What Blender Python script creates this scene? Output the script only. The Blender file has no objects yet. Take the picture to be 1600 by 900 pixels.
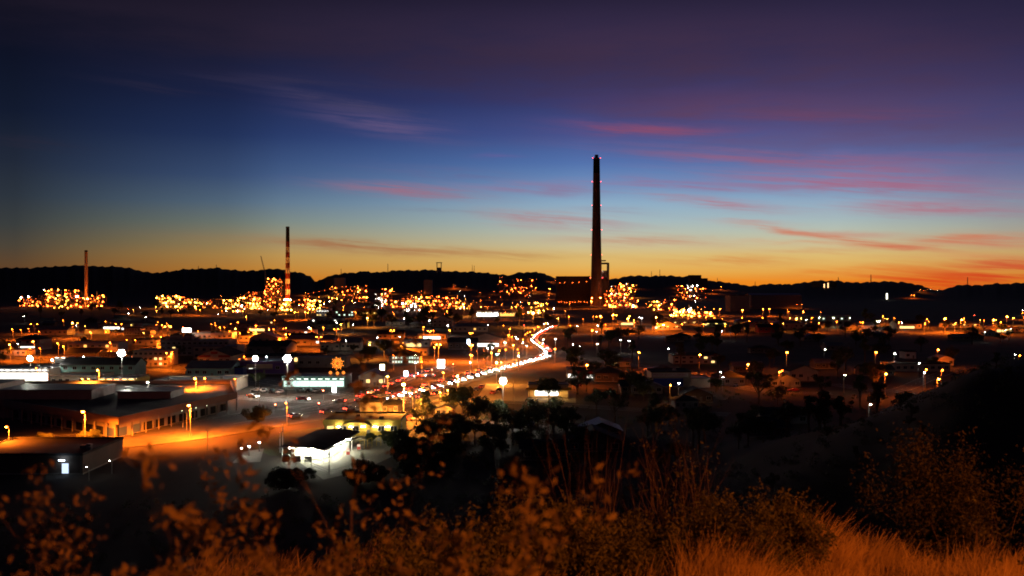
import bpy, math, random
import numpy as np
from mathutils import Vector
R = random.Random(7)
rad = math.radians
S = bpy.context.scene
COL = S.collection
# ------------------------------------------------------------------ camera, render
F, HZ, CAMZ = 1556.0, 440.0, 45.0
cam_d = bpy.data.cameras.new('camera'); cam = bpy.data.objects.new('camera', cam_d); COL.objects.link(cam)
cam_d.lens = 35.0; cam_d.sensor_width = 36.0; cam_d.clip_start = 0.1; cam_d.clip_end = 60000
cam.location = (0, 0, CAMZ); cam.rotation_euler = (rad(90 - 0.368), 0, 0)
cam_d.dof.use_dof = True; cam_d.dof.focus_distance = 60.0; cam_d.dof.aperture_fstop = 3.4
S.camera = cam
S.view_settings.view_transform = 'Standard'; S.view_settings.look = 'None'
S.view_settings.exposure = 0; S.view_settings.gamma = 1
S.render.engine = 'CYCLES'
S.cycles.use_denoising = True
S.cycles.use_light_tree = True
S.cycles.max_bounces = 4; S.cycles.diffuse_bounces = 2; S.cycles.glossy_bounces = 2
S.cycles.sample_clamp_indirect = 2.0
S.cycles.use_adaptive_sampling = False
S.cycles.pixel_filter_type = 'BLACKMAN_HARRIS'; S.cycles.filter_width = 1.8
S.cycles.caustics_reflective = False; S.cycles.caustics_refractive = False

def lin(c):
    r = []
    for v in c:
        v = v / 255.0
        r.append(v / 12.92 if v <= 0.04045 else ((v + 0.055) / 1.055) ** 2.4)
    return r

# ------------------------------------------------------------------ dusk sky (world)
W = bpy.data.worlds.new('World'); S.world = W; W.use_nodes = True
nt = W.node_tree; nt.nodes.clear(); N = nt.nodes; L = nt.links
def math_n(tree, op, a, b=None, c=None, clamp=False):
    n = tree.nodes.new('ShaderNodeMath'); n.operation = op; n.use_clamp = clamp
    for i, v in enumerate((a, b, c)):
        if v is None: continue
        if isinstance(v, (int, float)): n.inputs[i].default_value = v
        else: tree.links.new(v, n.inputs[i])
    return n.outputs[0]
def M_(op, a, b=None, c=None, clamp=False): return math_n(nt, op, a, b, c, clamp)
tc = N.new('ShaderNodeTexCoord'); sx = N.new('ShaderNodeSeparateXYZ'); L.new(tc.outputs['Generated'], sx.inputs[0])
X, Y, Z = sx.outputs
AZ = M_('ARCTAN2', X, Y)
HOR = M_('SQRT', M_('ADD', M_('MULTIPLY', X, X), M_('MULTIPLY', Y, Y)))
T = M_('DIVIDE', Z, M_('MAXIMUM', HOR, 0.001))
TN = M_('DIVIDE', T, 0.6, clamp=True)
def ramp(stops):
    n = N.new('ShaderNodeValToRGB'); cr = n.color_ramp; cr.interpolation = 'LINEAR'
    stops = sorted(((HZ - y) / F / 0.6, lin(c)) for y, c in stops)
    stops = [(max(0, min(1, p)), c) for p, c in stops]
    cr.elements[0].position = stops[0][0]; cr.elements[0].color = (*stops[0][1], 1)
    cr.elements[1].position = stops[-1][0]; cr.elements[1].color = (*stops[-1][1], 1)
    for p, c in stops[1:-1]:
        e = cr.elements.new(p); e.color = (*c, 1)
    L.new(TN, n.inputs[0]); return n.outputs[0]
rC = ramp([(440,(238,138,32)),(428,(232,166,70)),(415,(227,180,96)),(400,(220,187,116)),(385,(205,191,148)),(365,(184,191,174)),(345,(164,185,190)),(320,(144,174,197)),
           (290,(110,145,190)),(255,(82,115,174)),(210,(62,82,144)),(160,(50,60,114)),(100,(42,45,86)),(0,(30,29,54)),(-490,(9,10,24))])
rM = ramp([(440,(194,112,32)),(420,(190,128,52)),(400,(180,138,74)),(380,(154,136,94)),(350,(117,127,118)),(320,(88,110,131)),
           (280,(60,82,121)),(220,(36,53,96)),(160,(27,37,74)),(80,(25,27,50)),(0,(22,21,38)),(-490,(8,9,20))])
rL = ramp([(440,(104,62,34)),(415,(94,68,44)),(390,(76,68,56)),(360,(58,62,62)),(320,(44,52,62)),(270,(32,40,56)),(200,(18,26,46)),
           (120,(13,18,36)),(0,(14,13,24)),(-490,(5,6,14))])
DIFF = M_('ABSOLUTE', M_('SUBTRACT', AZ, rad(11)))
def mapr(v, a, b, c=0, d=1, smooth=False):
    n = N.new('ShaderNodeMapRange'); n.clamp = True
    if smooth: n.interpolation_type = 'SMOOTHSTEP'
    n.inputs['From Min'].default_value = a; n.inputs['From Max'].default_value = b
    n.inputs['To Min'].default_value = c; n.inputs['To Max'].default_value = d
    L.new(v, n.inputs['Value']); return n.outputs[0]
def mixc(f, a, b, mode='MIX'):
    n = N.new('ShaderNodeMix'); n.data_type = 'RGBA'; n.blend_type = mode
    if isinstance(f, (int, float)): n.inputs[0].default_value = f
    else: L.new(f, n.inputs[0])
    for i, v in ((6, a), (7, b)):
        if isinstance(v, (tuple, list)): n.inputs[i].default_value = (*v[:3], 1)
        else: L.new(v, n.inputs[i])
    return n.outputs[2]
c = mixc(mapr(DIFF, rad(7), rad(27)), rC, rM)
c = mixc(mapr(DIFF, rad(24), rad(37.5)), c, rL)
c = mixc(mapr(DIFF, rad(50), rad(130)), c, (0.004, 0.005, 0.012))
# thin streaked clouds, laid out by direction
cv = N.new('ShaderNodeCombineXYZ'); L.new(M_('MULTIPLY', AZ, 5.0), cv.inputs[0]); L.new(M_('MULTIPLY', T, 26.0), cv.inputs[1])
nz = N.new('ShaderNodeTexNoise'); nz.inputs['Scale'].default_value = 1.3; nz.inputs['Detail'].default_value = 5; nz.inputs['Roughness'].default_value = 0.6
L.new(cv.outputs[0], nz.inputs['Vector']); NZ = nz.outputs['Fac']
cv2 = N.new('ShaderNodeCombineXYZ'); L.new(M_('MULTIPLY', AZ, 9.0), cv2.inputs[0])
L.new(M_('ADD', M_('MULTIPLY', T, 170.0), M_('MULTIPLY', AZ, 15.0)), cv2.inputs[1])
nz2 = N.new('ShaderNodeTexNoise'); nz2.inputs['Scale'].default_value = 1.0; nz2.inputs['Detail'].default_value = 6; nz2.inputs['Distortion'].default_value = 0.4; nz2.inputs['Roughness'].default_value = 0.68
L.new(cv2.outputs[0], nz2.inputs['Vector']); NZ2 = nz2.outputs['Fac']
WT = M_('MULTIPLY', M_('SUBTRACT', NZ, 0.5), 0.022)      # wander of the streaks
FIB = mapr(NZ2, 0.34, 0.62, 0.2, 1.0, True)
def streak(px, py, hl, ht, tilt, op, col, soft=False):
    dx = (px - 800) / F; az0 = math.atan(dx); k = math.cos(az0); t0 = (HZ - py) / F * k
    sl = -tilt * k
    da = M_('SUBTRACT', AZ, az0)
    u = M_('DIVIDE', da, hl * 1.15 / F * k)
    v = M_('DIVIDE', M_('SUBTRACT', M_('SUBTRACT', M_('ADD', T, WT if not soft else M_('MULTIPLY', WT, 2.2)), t0), M_('MULTIPLY', da, sl)), ht * 1.25 / F)
    q = M_('ADD', M_('MULTIPLY', u, u), M_('MULTIPLY', v, v))
    g = M_('POWER', 2.718, M_('MULTIPLY', q, -1.0))
    g = M_('MULTIPLY', g, mapr(NZ, 0.3, 0.65, 0.45, 1.0) if soft else FIB)
    return M_('MULTIPLY', g, op, clamp=True), col
PK, OR_, PU, RD, SAL = (170,90,102), (206,112,66), (74,50,70), (206,66,28), (176,128,116)
for s_ in [(1150,90,430,62,.05,.75,PU,1),(1430,190,340,52,.05,.6,(98,70,98),1),(700,70,260,34,.08,.45,(56,42,62),1),(300,40,360,40,.1,.4,(44,34,50),1),
    (600,195,85,13,.16,.55,(110,90,128),0),(530,160,90,7,.14,.5,(82,72,100),0),(470,128,130,6,.02,.4,(58,52,78),0),(240,135,70,5,.1,.3,(50,44,64),0),
    (640,298,95,7,.08,.95,(158,108,128),0),(690,270,90,8,.05,.4,(110,96,140),0),(850,292,110,7,.0,.65,(146,122,156),0),(780,246,30,3,0,.4,(110,90,150),0),(40,225,60,6,.05,.4,(44,40,56),0),
    (1010,203,90,8,.06,.8,(150,74,98),0),(1150,165,170,14,.05,.5,(108,64,84),1),(1210,247,175,9,.085,.8,(158,94,118),0),(1180,215,260,16,.05,.35,(112,84,122),1),(1300,180,150,7,.04,.4,(120,68,96),0),(960,330,60,5,.06,.4,(150,140,160),0),(1500,250,90,6,.05,.4,(140,80,112),0),(700,330,70,4,.05,.35,(120,120,140),0),(860,296,80,6,.04,.5,(140,112,146),0),(1390,270,90,7,.12,.55,(164,88,110),0),
    (1350,288,185,12,.1,.85,(172,100,124),0),(1480,270,190,26,.06,.4,(124,98,140),1),(1080,288,110,6,.05,.6,(160,100,134),0),(1110,315,85,6,.14,.8,(180,112,124),0),(1450,327,110,8,.05,.75,(184,100,118),0),
    (880,347,90,10,.08,.95,(178,142,142),0),(820,338,50,5,.06,.7,(170,130,140),0),(1010,378,110,6,.04,.7,(196,138,112),0),(560,386,150,6,.06,.9,(164,110,74),0),(760,396,120,6,.03,.6,(186,132,80),0),
    (1225,357,60,3.5,.1,.9,(206,128,104),0),(1310,370,75,4,.15,.95,(206,118,88),0),(1395,385,60,4,.08,.95,(206,112,80),0),(1340,362,50,3,.03,.6,(200,140,120),0),(1170,345,50,3,.08,.6,(196,140,130),0),(1210,378,70,3,.02,.5,(214,160,120),0),(1265,378,30,2.5,.05,.6,(210,140,100),0),(1540,377,130,7,.01,.95,(206,124,90),0),(1480,400,90,4,.01,.5,(216,150,100),0),
    (1140,408,90,6,.03,.7,(212,130,66),0),(1280,392,60,3,.0,.5,(210,140,90),0),(1550,428,120,15,-.04,.95,(208,64,30),0),(1440,441,90,9,.03,.9,(216,70,24),0),
    (1330,425,110,5,-.03,.6,(226,120,44),0),(1590,412,70,6,.0,.8,(206,84,48),0),(1600,330,120,40,.05,.3,(150,110,140),1)]:
    g, col = streak(s_[0], s_[1], s_[2], s_[3], s_[4], s_[5], s_[6], bool(s_[7]))
    c = mixc(g, c, lin(col))
below = mapr(T, -0.06, -0.02)
c = mixc(below, (0.01, 0.008, 0.007), c)
bg = N.new('ShaderNodeBackground'); bg.inputs['Strength'].default_value = 1.0; L.new(c, bg.inputs['Color'])
# the physical dusk sky behind it: sun just set ahead, a little to the right
nish = N.new('ShaderNodeTexSky'); nish.sky_type = 'NISHITA'; nish.sun_disc = False
nish.sun_elevation = rad(-8.0); nish.sun_rotation = rad(11)
bg2 = N.new('ShaderNodeBackground'); bg2.inputs['Strength'].default_value = 0.05; L.new(nish.outputs[0], bg2.inputs['Color'])
ad = N.new('ShaderNodeAddShader'); L.new(bg.outputs[0], ad.inputs[0]); L.new(bg2.outputs[0], ad.inputs[1])
wo = N.new('ShaderNodeOutputWorld'); L.new(ad.outputs[0], wo.inputs[0])

# ------------------------------------------------------------------ materials
MATS = {}
def mat(name, col, rough=0.8, noise=0.25, scale=0.6, metal=0.0, bump=0.0, stretch=(1,1,1), trans=0.0):
    if name in MATS: return MATS[name]
    m = bpy.data.materials.new(name); m.use_nodes = True; t = m.node_tree
    b = t.nodes['Principled BSDF']; b.inputs['Roughness'].default_value = rough; b.inputs['Metallic'].default_value = metal
    tcn = t.nodes.new('ShaderNodeTexCoord'); mp = t.nodes.new('ShaderNodeMapping'); mp.inputs['Scale'].default_value = stretch
    t.links.new(tcn.outputs['Object'], mp.inputs[0])
    n = t.nodes.new('ShaderNodeTexNoise'); n.inputs['Scale'].default_value = scale; n.inputs['Detail'].default_value = 4
    t.links.new(mp.outputs[0], n.inputs['Vector'])
    cr = t.nodes.new('ShaderNodeValToRGB'); t.links.new(n.outputs['Fac'], cr.inputs[0])
    cr.color_ramp.elements[0].position = 0.3; cr.color_ramp.elements[1].position = 0.7
    cr.color_ramp.elements[0].color = (*[v * (1 - noise) for v in col], 1)
    cr.color_ramp.elements[1].color = (*[min(1, v * (1 + noise)) for v in col], 1)
    t.links.new(cr.outputs[0], b.inputs['Base Color'])
    if bump:
        bp = t.nodes.new('ShaderNodeBump'); bp.inputs['Strength'].default_value = bump
        t.links.new(n.outputs['Fac'], bp.inputs['Height']); t.links.new(bp.outputs[0], b.inputs['Normal'])
    MATS[name] = m; return m
def emi(name, col, strength):
    if name in MATS: return MATS[name]
    m = bpy.data.materials.new(name); m.use_nodes = True; t = m.node_tree; b = t.nodes['Principled BSDF']
    b.inputs['Base Color'].default_value = (0.05, 0.05, 0.05, 1); b.inputs['Emission Color'].default_value = (*col, 1)
    b.inputs['Emission Strength'].default_value = strength
    MATS[name] = m; return m
OC = (1.0, 0.17, 0.008); YC = (1.0, 0.3, 0.03); WC = (1.0, 0.93, 0.78); GC = (0.75, 1.0, 0.55); BC = (0.7, 0.85, 1.0); RC = (1.0, 0.05, 0.02); TC = (0.1, 1.0, 0.7)
COLS = {'o': OC, 'y': YC, 'w': WC, 'g': GC, 'b': BC, 'r': RC, 't': TC}
asph = mat('asphalt', (0.07, 0.066, 0.062), 0.9, 0.3, 0.4)
soil = mat('soil', (0.034, 0.023, 0.015), 0.95, 0.45, 0.05, bump=0.3)
conc = mat('concrete', (0.32, 0.3, 0.27), 0.85, 0.15, 0.5)
pave = mat('paving', (0.2, 0.185, 0.15), 0.8, 0.2, 1.2)
kerbm = mat('kerb_stone', (0.15, 0.14, 0.13), 0.9, 0.2, 0.8)
pathm = mat('path_asphalt', (0.095, 0.085, 0.075), 0.9, 0.25, 0.5)
lawn = mat('verge_grass', (0.05, 0.08, 0.02), 0.95, 0.4, 0.8)
white = mat('white_paint', (0.75, 0.73, 0.7), 0.6, 0.08, 0.5)
cream = mat('cream_render', (0.55, 0.47, 0.36), 0.8, 0.12, 0.4)
grey = mat('grey_render', (0.3, 0.29, 0.28), 0.8, 0.15, 0.4)
darkroof = mat('dark_roof', (0.035, 0.036, 0.04), 0.95, 0.3, 0.3)
tinroof = mat('tin_roof', (0.22, 0.22, 0.22), 0.45, 0.2, 0.3, metal=0.3)
steel = mat('steel', (0.25, 0.24, 0.23), 0.5, 0.2, 1.0, metal=0.5)
rust = mat('rusty_steel', (0.22, 0.13, 0.08), 0.8, 0.4, 0.4)
clad = mat('cladding', (0.11, 0.085, 0.07), 0.7, 0.2, 0.2)
redp = mat('red_paint', (0.42, 0.05, 0.035), 0.6, 0.15, 0.6)
yellow = mat('yellow_paint', (0.62, 0.42, 0.06), 0.6, 0.1, 0.6)
purple = mat('purple_paint', (0.12, 0.06, 0.3), 0.6, 0.1, 0.6)
blue = mat('blue_paint', (0.04, 0.08, 0.4), 0.6, 0.1, 0.6)
teal = mat('teal_paint', (0.2, 0.42, 0.4), 0.6, 0.1, 0.6)
glass = mat('dark_glass', (0.02, 0.022, 0.025), 0.1, 0.1, 1)
tyre = mat('tyre', (0.02, 0.02, 0.02), 0.9, 0.1, 1)
leafm = mat('leaves', (0.07, 0.09, 0.035), 0.7, 0.35, 1.5)
leafl = mat('pale_leaves', (0.14, 0.13, 0.05), 0.7, 0.35, 6)
barkm = mat('bark', (0.12, 0.09, 0.065), 0.9, 0.3, 4)
twigm = mat('twig_bark', (0.17, 0.11, 0.075), 0.85, 0.3, 8)
strawm = mat('dry_grass', (0.55, 0.36, 0.14), 0.8, 0.35, 3)
roadpaint = mat('road_paint', (0.7, 0.7, 0.66), 0.6, 0.1, 2)
hillm = mat('hill_rock', (0.07, 0.05, 0.035), 1.0, 0.4, 0.01)

# ------------------------------------------------------------------ mesh builder
class MB:
    def __init__(s): s.v = []; s.f = []; s.m = []; s.mats = []
    def mi(s, m):
        if m not in s.mats: s.mats.append(m)
        return s.mats.index(m)
    def poly(s, pts, m):
        b = len(s.v); s.v += [tuple(p) for p in pts]; s.f.append(tuple(range(b, b + len(pts)))); s.m.append(s.mi(m))
    def box(s, x0, x1, y0, y1, z0, z1, m, rz=0.0, o=(0, 0)):
        b = len(s.v); cs, sn = math.cos(rz), math.sin(rz)
        for z in (z0, z1):
            for x, y in ((x0, y0), (x1, y0), (x1, y1), (x0, y1)):
                s.v.append((o[0] + x * cs - y * sn, o[1] + x * sn + y * cs, z))
        for q in ((0,3,2,1),(4,5,6,7),(0,1,5,4),(1,2,6,5),(2,3,7,6),(3,0,4,7)):
            s.f.append(tuple(b + i for i in q)); s.m.append(s.mi(m))
    def tube(s, p, q, r0, r1, m, n=6, caps=True):
        p = Vector(p); q = Vector(q); d = (q - p)
        if d.length < 1e-6: return
        d.normalize(); a = d.orthogonal().normalized(); c_ = d.cross(a); b = len(s.v)
        for base, r in ((p, r0), (q, r1)):
            for i in range(n):
                t = 2 * math.pi * i / n; s.v.append(tuple(base + a * (math.cos(t) * r) + c_ * (math.sin(t) * r)))
        k = s.mi(m)
        for i in range(n):
            j = (i + 1) % n; s.f.append((b + i, b + j, b + n + j, b + n + i)); s.m.append(k)
        if caps:
            s.f.append(tuple(b + n + i for i in range(n))); s.m.append(k)
            s.f.append(tuple(b + n - 1 - i for i in range(n))); s.m.append(k)
    def lathe(s, prof, m, n=24, o=(0, 0, 0), cap=True):
        b = len(s.v); k = s.mi(m)
        for r, z in prof:
            for i in range(n):
                t = 2 * math.pi * i / n; s.v.append((o[0] + r * math.cos(t), o[1] + r * math.sin(t), o[2] + z))
        for a in range(len(prof) - 1):
            for i in range(n):
                j = (i + 1) % n
                s.f.append((b + a*n + i, b + a*n + j, b + (a+1)*n + j, b + (a+1)*n + i)); s.m.append(k)
        if cap:
            s.f.append(tuple(b + (len(prof)-1)*n + i for i in range(n))); s.m.append(k)
            s.f.append(tuple(b + n - 1 - i for i in range(n))); s.m.append(k)
    def octa(s, c0, r, m, sq=1.0):
        b = len(s.v); x, y, z = c0
        s.v += [(x+r,y,z),(x,y+r,z),(x-r,y,z),(x,y-r,z),(x,y,z+r*sq),(x,y,z-r*sq)]; k = s.mi(m)
        for i in range(4):
            j = (i + 1) % 4; s.f += [(b+i,b+j,b+4),(b+j,b+i,b+5)]; s.m += [k, k]
    def mesh(s, name):
        me = bpy.data.meshes.new(name); me.from_pydata(s.v, [], s.f)
        for m in s.mats: me.materials.append(m)
        if len(s.mats) > 1: me.polygons.foreach_set('material_index', s.m)
        me.update(); return me
    def build(s, name, parent=None, loc=None, rz=0):
        return put(name, s.mesh(name), parent, loc, rz)
def put(name, me, parent=None, loc=None, rz=0, sc=None):
    o = bpy.data.objects.new(name, me); COL.objects.link(o)
    if parent is not None: o.parent = parent
    if loc is not None: o.location = loc
    if rz: o.rotation_euler = (0, 0, rz)
    if sc is not None: o.scale = sc if isinstance(sc, (tuple, list)) else (sc, sc, sc)
    return o
PEND = []
def tag(o, label=None, cat=None, group=None, kind=None, auto=None):
    if label: o['label'] = label
    if cat: o['category'] = cat
    if group: o['group'] = group
    if kind: o['kind'] = kind
    if auto: PEND.append((o, auto))
    return o
def emp(name, loc, rz=0):
    o = bpy.data.objects.new(name, None); COL.objects.link(o); o.location = loc; o.rotation_euler = (0, 0, rz); o.empty_display_size = 0.5
    return o

# ------------------------------------------------------------------ terrain
CR = [(-200,420),(0,419),(60,418),(110,415),(160,416),(200,418),(235,427),(262,424),(300,420),(340,419),(370,422),(385,424),(410,421),(430,420),(455,424),(470,426),
 (485,432),(493,441),(505,434),(520,430),(545,426),(570,424),(585,426),(600,424),(640,422),(680,422),(720,425),(740,424),(760,427),(800,430),(806,427),(822,425),
 (842,425),(850,428),(862,433),(900,435),(950,437),(965,434),(985,431),(1050,431),(1080,432),(1112,438),(1130,441),(1160,444),(1175,448),(1195,444),(1210,443),
 (1230,445),(1255,441),(1275,439),(1310,438),(1330,442),(1360,440),(1410,440),(1430,444),(1450,450),(1470,454),(1490,448),(1510,444),(1530,446),(1560,443),(1600,442),(1800,440)]
CRX = np.array([math.atan((p - 800) / F) for p, _ in CR]); CRT = np.array([(HZ - y) / F * math.cos(math.atan((p - 800) / F)) for p, y in CR])
SPX = np.array([math.atan((p - 800) / F) for p in (1050,1200,1300,1400,1450,1490,1600,1800)]); SPZ = np.array([0,9,14,19.5,23.5,27.5,29.5,31.0])
_g = np.linspace(SPX[0] - .2, SPX[-1] + .2, 900); _v = np.interp(_g, SPX, SPZ); _k = np.hanning(121); _v = np.convolve(np.pad(_v, 60, mode='edge'), _k / _k.sum(), 'valid'); SPX, SPZ = _g, _v
def sstep(t): t = np.clip(t, 0, 1); return t * t * (3 - 2 * t)
def H(x, y):
    x = np.asarray(x, float); y = np.asarray(y, float); r = np.hypot(x, y); az = np.arctan2(x, y)
    kz = sstep((np.abs(az) - 0.9) / 1.3)
    near = np.where(r < 8.5, 43.25 - 0.09 * r, 42.49 - (0.40 * (1 - kz) + 0.07 * kz) * (r - 8.5) - 0.1 * np.clip(r - 8.5, 0, 3) * (1 - kz))
    near = np.maximum(near, 0)
    front = sstep((1.2 - np.abs(az)) / 0.6)
    rip = 0.0012 * np.sin(az * 310) * np.sin(az * 97 + 1) + 0.0009 * np.sin(az * 790 + 2) + 0.0006 * np.sin(az * 1370) * np.sin(az * 53)
    zc = CAMZ + (np.interp(az, CRX, CRT) + rip * 0.5) * 3800
    zc = zc * front + 60 * (1 - front)
    s = sstep((r - 2150) / 1650.0) ** 1.15
    far = np.where(r < 3800, zc * s, zc * (1 - 0.9 * sstep((r - 3800) / 4200.0)))
    far = np.where(r < 2150, 0, far)
    sp = np.interp(az, SPX, SPZ) * sstep((r - 105) / 95.0) * (1 - sstep((r - 205) / 120.0)) * np.where(az > 1.45, 0, 1)
    und = 1.2 * np.sin(x * 0.11 + 1) * np.sin(y * 0.09)
    sp = sp * (1 + 0.05 * np.sin(x * 0.21) * np.sin(y * 0.17))
    return np.maximum(np.maximum(near, far), sp)
def hz_(x, y): return float(H(x, y))
def hit(px, py, h):
    """world point where the sight line through a photo pixel is h metres over the ground"""
    dx = (px - 800) / F; dz = (HZ - py) / F
    if dz < -1e-4:
        d = (CAMZ - h) / -dz
        if d * math.hypot(1, dx) < 2150 and hz_(dx * d, d) < 0.5: return (dx * d, d, 0.0)
    d = 240.0
    while d < 3750:
        g = hz_(dx * d, d)
        if CAMZ + dz * d <= g + h: return (dx * d, d, g)
        d += 6
    return (dx * 3000, 3000, hz_(dx * 3000, 3000))
def ground():
    azf = np.radians(np.arange(-40, 40.01, 0.12)); azb = np.radians(np.arange(46, 320, 6.0))
    az = np.concatenate([azf, azb]); rr = np.concatenate([[0.6,1.2,2,3,4,5,6,7,8,8.5,9,10,11.5], np.geomspace(13, 9000, 150), [14000, 30000, 55000]])
    A, Rr = np.meshgrid(az, rr); Xg = Rr * np.sin(A); Yg = Rr * np.cos(A); Zg = H(Xg, Yg)
    Zg = np.where(Rr < 12, Zg + 0.04 * np.sin(Xg * 3) * np.sin(Yg * 2.4), Zg); Zg = np.where(Rr > 4000, Zg - 0.012 * (Rr - 4000), Zg)
    n = len(az); k = len(rr)
    v = np.stack([Xg.ravel(), Yg.ravel(), Zg.ravel()], 1)
    i = np.arange(k - 1)[:, None] * n + np.arange(n)[None, :]; j = np.arange(k - 1)[:, None] * n + (np.arange(n)[None, :] + 1) % n
    f = np.stack([i, j, j + n, i + n], -1).reshape(-1, 4)
    v = np.vstack([v, [[0, 0, 43.25]]]); c0 = len(v) - 1
    fl = f.tolist() + [(c0, (q + 1) % n, q) for q in range(n)]
    me = bpy.data.meshes.new('ground'); me.from_pydata(v.tolist(), [], fl); me.materials.append(soil)
    me.polygons.foreach_set('use_smooth', [True] * len(me.polygons))
    o = put('ground', me); tag(o, kind='structure')
ground()

# ------------------------------------------------------------------ roads
def G(px, py): x, y, z = hit(px, py, 0); return (x, y)
def smooth_line(pts, n=8):
    out = []
    P = [pts[0]] + list(pts) + [pts[-1]]
    for i in range(1, len(P) - 2):
        for k in range(n):
            t = k / n; a, b, c_, d = (np.array(P[i-1]), np.array(P[i]), np.array(P[i+1]), np.array(P[i+2]))
            out.append(tuple(0.5 * ((2*b) + (-a + c_) * t + (2*a - 5*b + 4*c_ - d) * t*t + (-a + 3*b - 3*c_ + d) * t**3)))
    out.append(tuple(pts[-1])); return out
def offs(line, o):
    out = []
    for i, p in enumerate(line):
        a = line[max(0, i-1)]; b = line[min(len(line)-1, i+1)]
        dx, dy = b[0]-a[0], b[1]-a[1]; l = math.hypot(dx, dy) or 1
        out.append((p[0] - dy / l * o, p[1] + dx / l * o))
    return out
def ribbon(name, line, w, z, m, kind='structure', o=0.0, th=0.0):
    a = offs(line, o - w / 2); b = offs(line, o + w / 2); mb = MB()
    for i in range(len(line) - 1):
        mb.poly([(*a[i], z), (*a[i+1], z), (*b[i+1], z), (*b[i], z)], m)
        if th: 
            for q in (a, b): mb.poly([(*q[i], z - th), (*q[i+1], z - th), (*q[i+1], z), (*q[i], z)], m)
    ob = mb.build(name); tag(ob, kind=kind); return ob
ROADS = {}
zr = [0.02]
def road(key, pix, w, dash=True, kerb=True, world=False):
    pts = pix if world else [G(*p) for p in pix]
    ln = smooth_line(pts); ROADS[key] = ln; zr[0] += 0.006
    ribbon('road', ln, w, zr[0], asph)
    if kerb:
        for s in (-1, 1): ribbon('kerb', ln, 0.35, 0.15, kerbm, o=s * (w / 2 + 0.2), th=0.15)
        for s in (-1, 1): ribbon('pavement', ln, 2.4, 0.145, pathm, o=s * (w / 2 + 1.6), th=0.14)
    mb = MB()
    if dash:
        acc = 0
        for i in range(len(ln) - 1):
            a, b = ln[i], ln[i+1]; l = math.hypot(b[0]-a[0], b[1]-a[1]); t = 0
            while t + 3 < l:
                p = [a[0] + (b[0]-a[0]) * t / l, a[1] + (b[1]-a[1]) * t / l]; q = [a[0] + (b[0]-a[0]) * (t+3) / l, a[1] + (b[1]-a[1]) * (t+3) / l]
                nx, ny = -(b[1]-a[1]) / l * 0.08, (b[0]-a[0]) / l * 0.08
                mb.poly([(p[0]-nx,p[1]-ny,zr[0]+.006),(q[0]-nx,q[1]-ny,zr[0]+.006),(q[0]+nx,q[1]+ny,zr[0]+.006),(p[0]+nx,p[1]+ny,zr[0]+.006)], roadpaint); t += 9
        if mb.f: tag(mb.build('road_marking'), kind='structure')
    for s in (-1, 1): tag(ribbon('road_marking', ln, 0.14, zr[0] + .005, roadpaint, o=s * (w / 2 - 0.5)), kind='structure')
    return ln
r_main = road('main', [(-60,706),(0,698),(130,690),(240,680),(340,666),(430,652),(520,640),(600,628),(680,612)], 30)
r_high = road('high', [(560,640),(610,620),(680,603),(750,583),(830,562),(850,556)], 15)
r_far = road('far', [(850,557),(856,552),(853,546),(845,540),(837,535),(835,529),(842,522),(855,515),(870,509)], 11, kerb=False)
r_cross = road('cross', [(300,616),(360,620),(450,626),(560,629),(640,632)], 10, kerb=False)
r_side = road('side', [(470,640),(560,620),(610,600),(640,588),(700,572)], 10, kerb=False)
r_right = road('right', [(700,628),(780,628),(860,632),(940,637),(1040,643),(1140,648)], 9, kerb=False)
r_r2 = road('r2', [(850,556),(950,566),(1060,580),(1120,596),(1200,612),(1300,615)], 9, kerb=False)
r_r3 = road('r3', [(1300,600),(1390,612),(1450,592),(1500,575)], 8, kerb=False)
r_l2 = road('l2', [(0,572),(120,573),(240,578),(360,588),(470,606),(560,620)], 10, kerb=False)
r_l3 = road('l3', [(-20,528),(200,532),(420,524),(600,524),(740,530),(840,545)], 9, kerb=False)
# open yards
def sheet(name, pix, m, z=0.012):
    mb = MB(); mb.poly([(*G(*p), z) for p in pix], m); tag(mb.build(name), kind='structure')
sheet('car_park', [(0,690),(178,688),(360,652),(356,640),(150,600),(0,600)], asph, 0.008)
sheet('forecourt', [(455,714),(478,694),(500,684),(620,681),(642,700),(565,736),(505,750)], pave, 0.016)
sheet('verge', [(395,700),(440,676),(500,668),(510,682),(478,694),(455,714),(420,712)], lawn, 0.013)
sheet('path', [(362,724),(380,706),(412,701),(406,722)], pave, 0.017)
sheet('yard', [(742,626),(760,600),(900,600),(900,630)], pave, 0.014)
sheet('car_park', [(360,598),(370,585),(560,600),(545,616)], asph, 0.010)

# ------------------------------------------------------------------ lamps
bulbs = {}
SZ = {0: (.16, 60), 1: (.26, 150), 2: (.36, 240), 3: (.46, 520), 4: (.62, 1100), 5: (.9, 1800)}
SPOT = {0: 0, 1: 9000, 2: 26000, 3: 45000, 4: 80000, 5: 100000}
spots = {}
def spot(k, s, e, loc):
    if (k, s) not in spots:
        li = bpy.data.lights.new('cutoff_light', 'SPOT'); li.color = COLS[k]; li.energy = SPOT[s] * {'w': .06, 'g': .06, 'b': .05, 't': .05, 'r': .03}.get(k, 1.0)
        li.spot_size = rad(172); li.spot_blend = .35; li.shadow_soft_size = .2; spots[k, s] = li
    o = bpy.data.objects.new('cutoff_light', spots[k, s]); COL.objects.link(o); o.parent = e; o.location = (loc[0], loc[1], loc[2] - SZ[s][0] - .25)
def bulb_mesh(k, s):
    if (k, s) not in bulbs:
        r, l = SZ[s]; mb = MB(); f = {'w': 1.2, 'b': .7, 'g': .7, 't': .5, 'r': .6}.get(k, 1.0)
        
        if k in 'wbg' and s >= 4: r, l = (.36, 560) if s == 4 else (.5, 900)
        mb.octa((0, 0, 0), r, emi(f'lamp_light_{k}{s}', (1, .11, .007) if k == 'o' else COLS[k], l * f), 0.6); bulbs[k, s] = mb.mesh('bulb')
    return bulbs[k, s]
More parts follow.
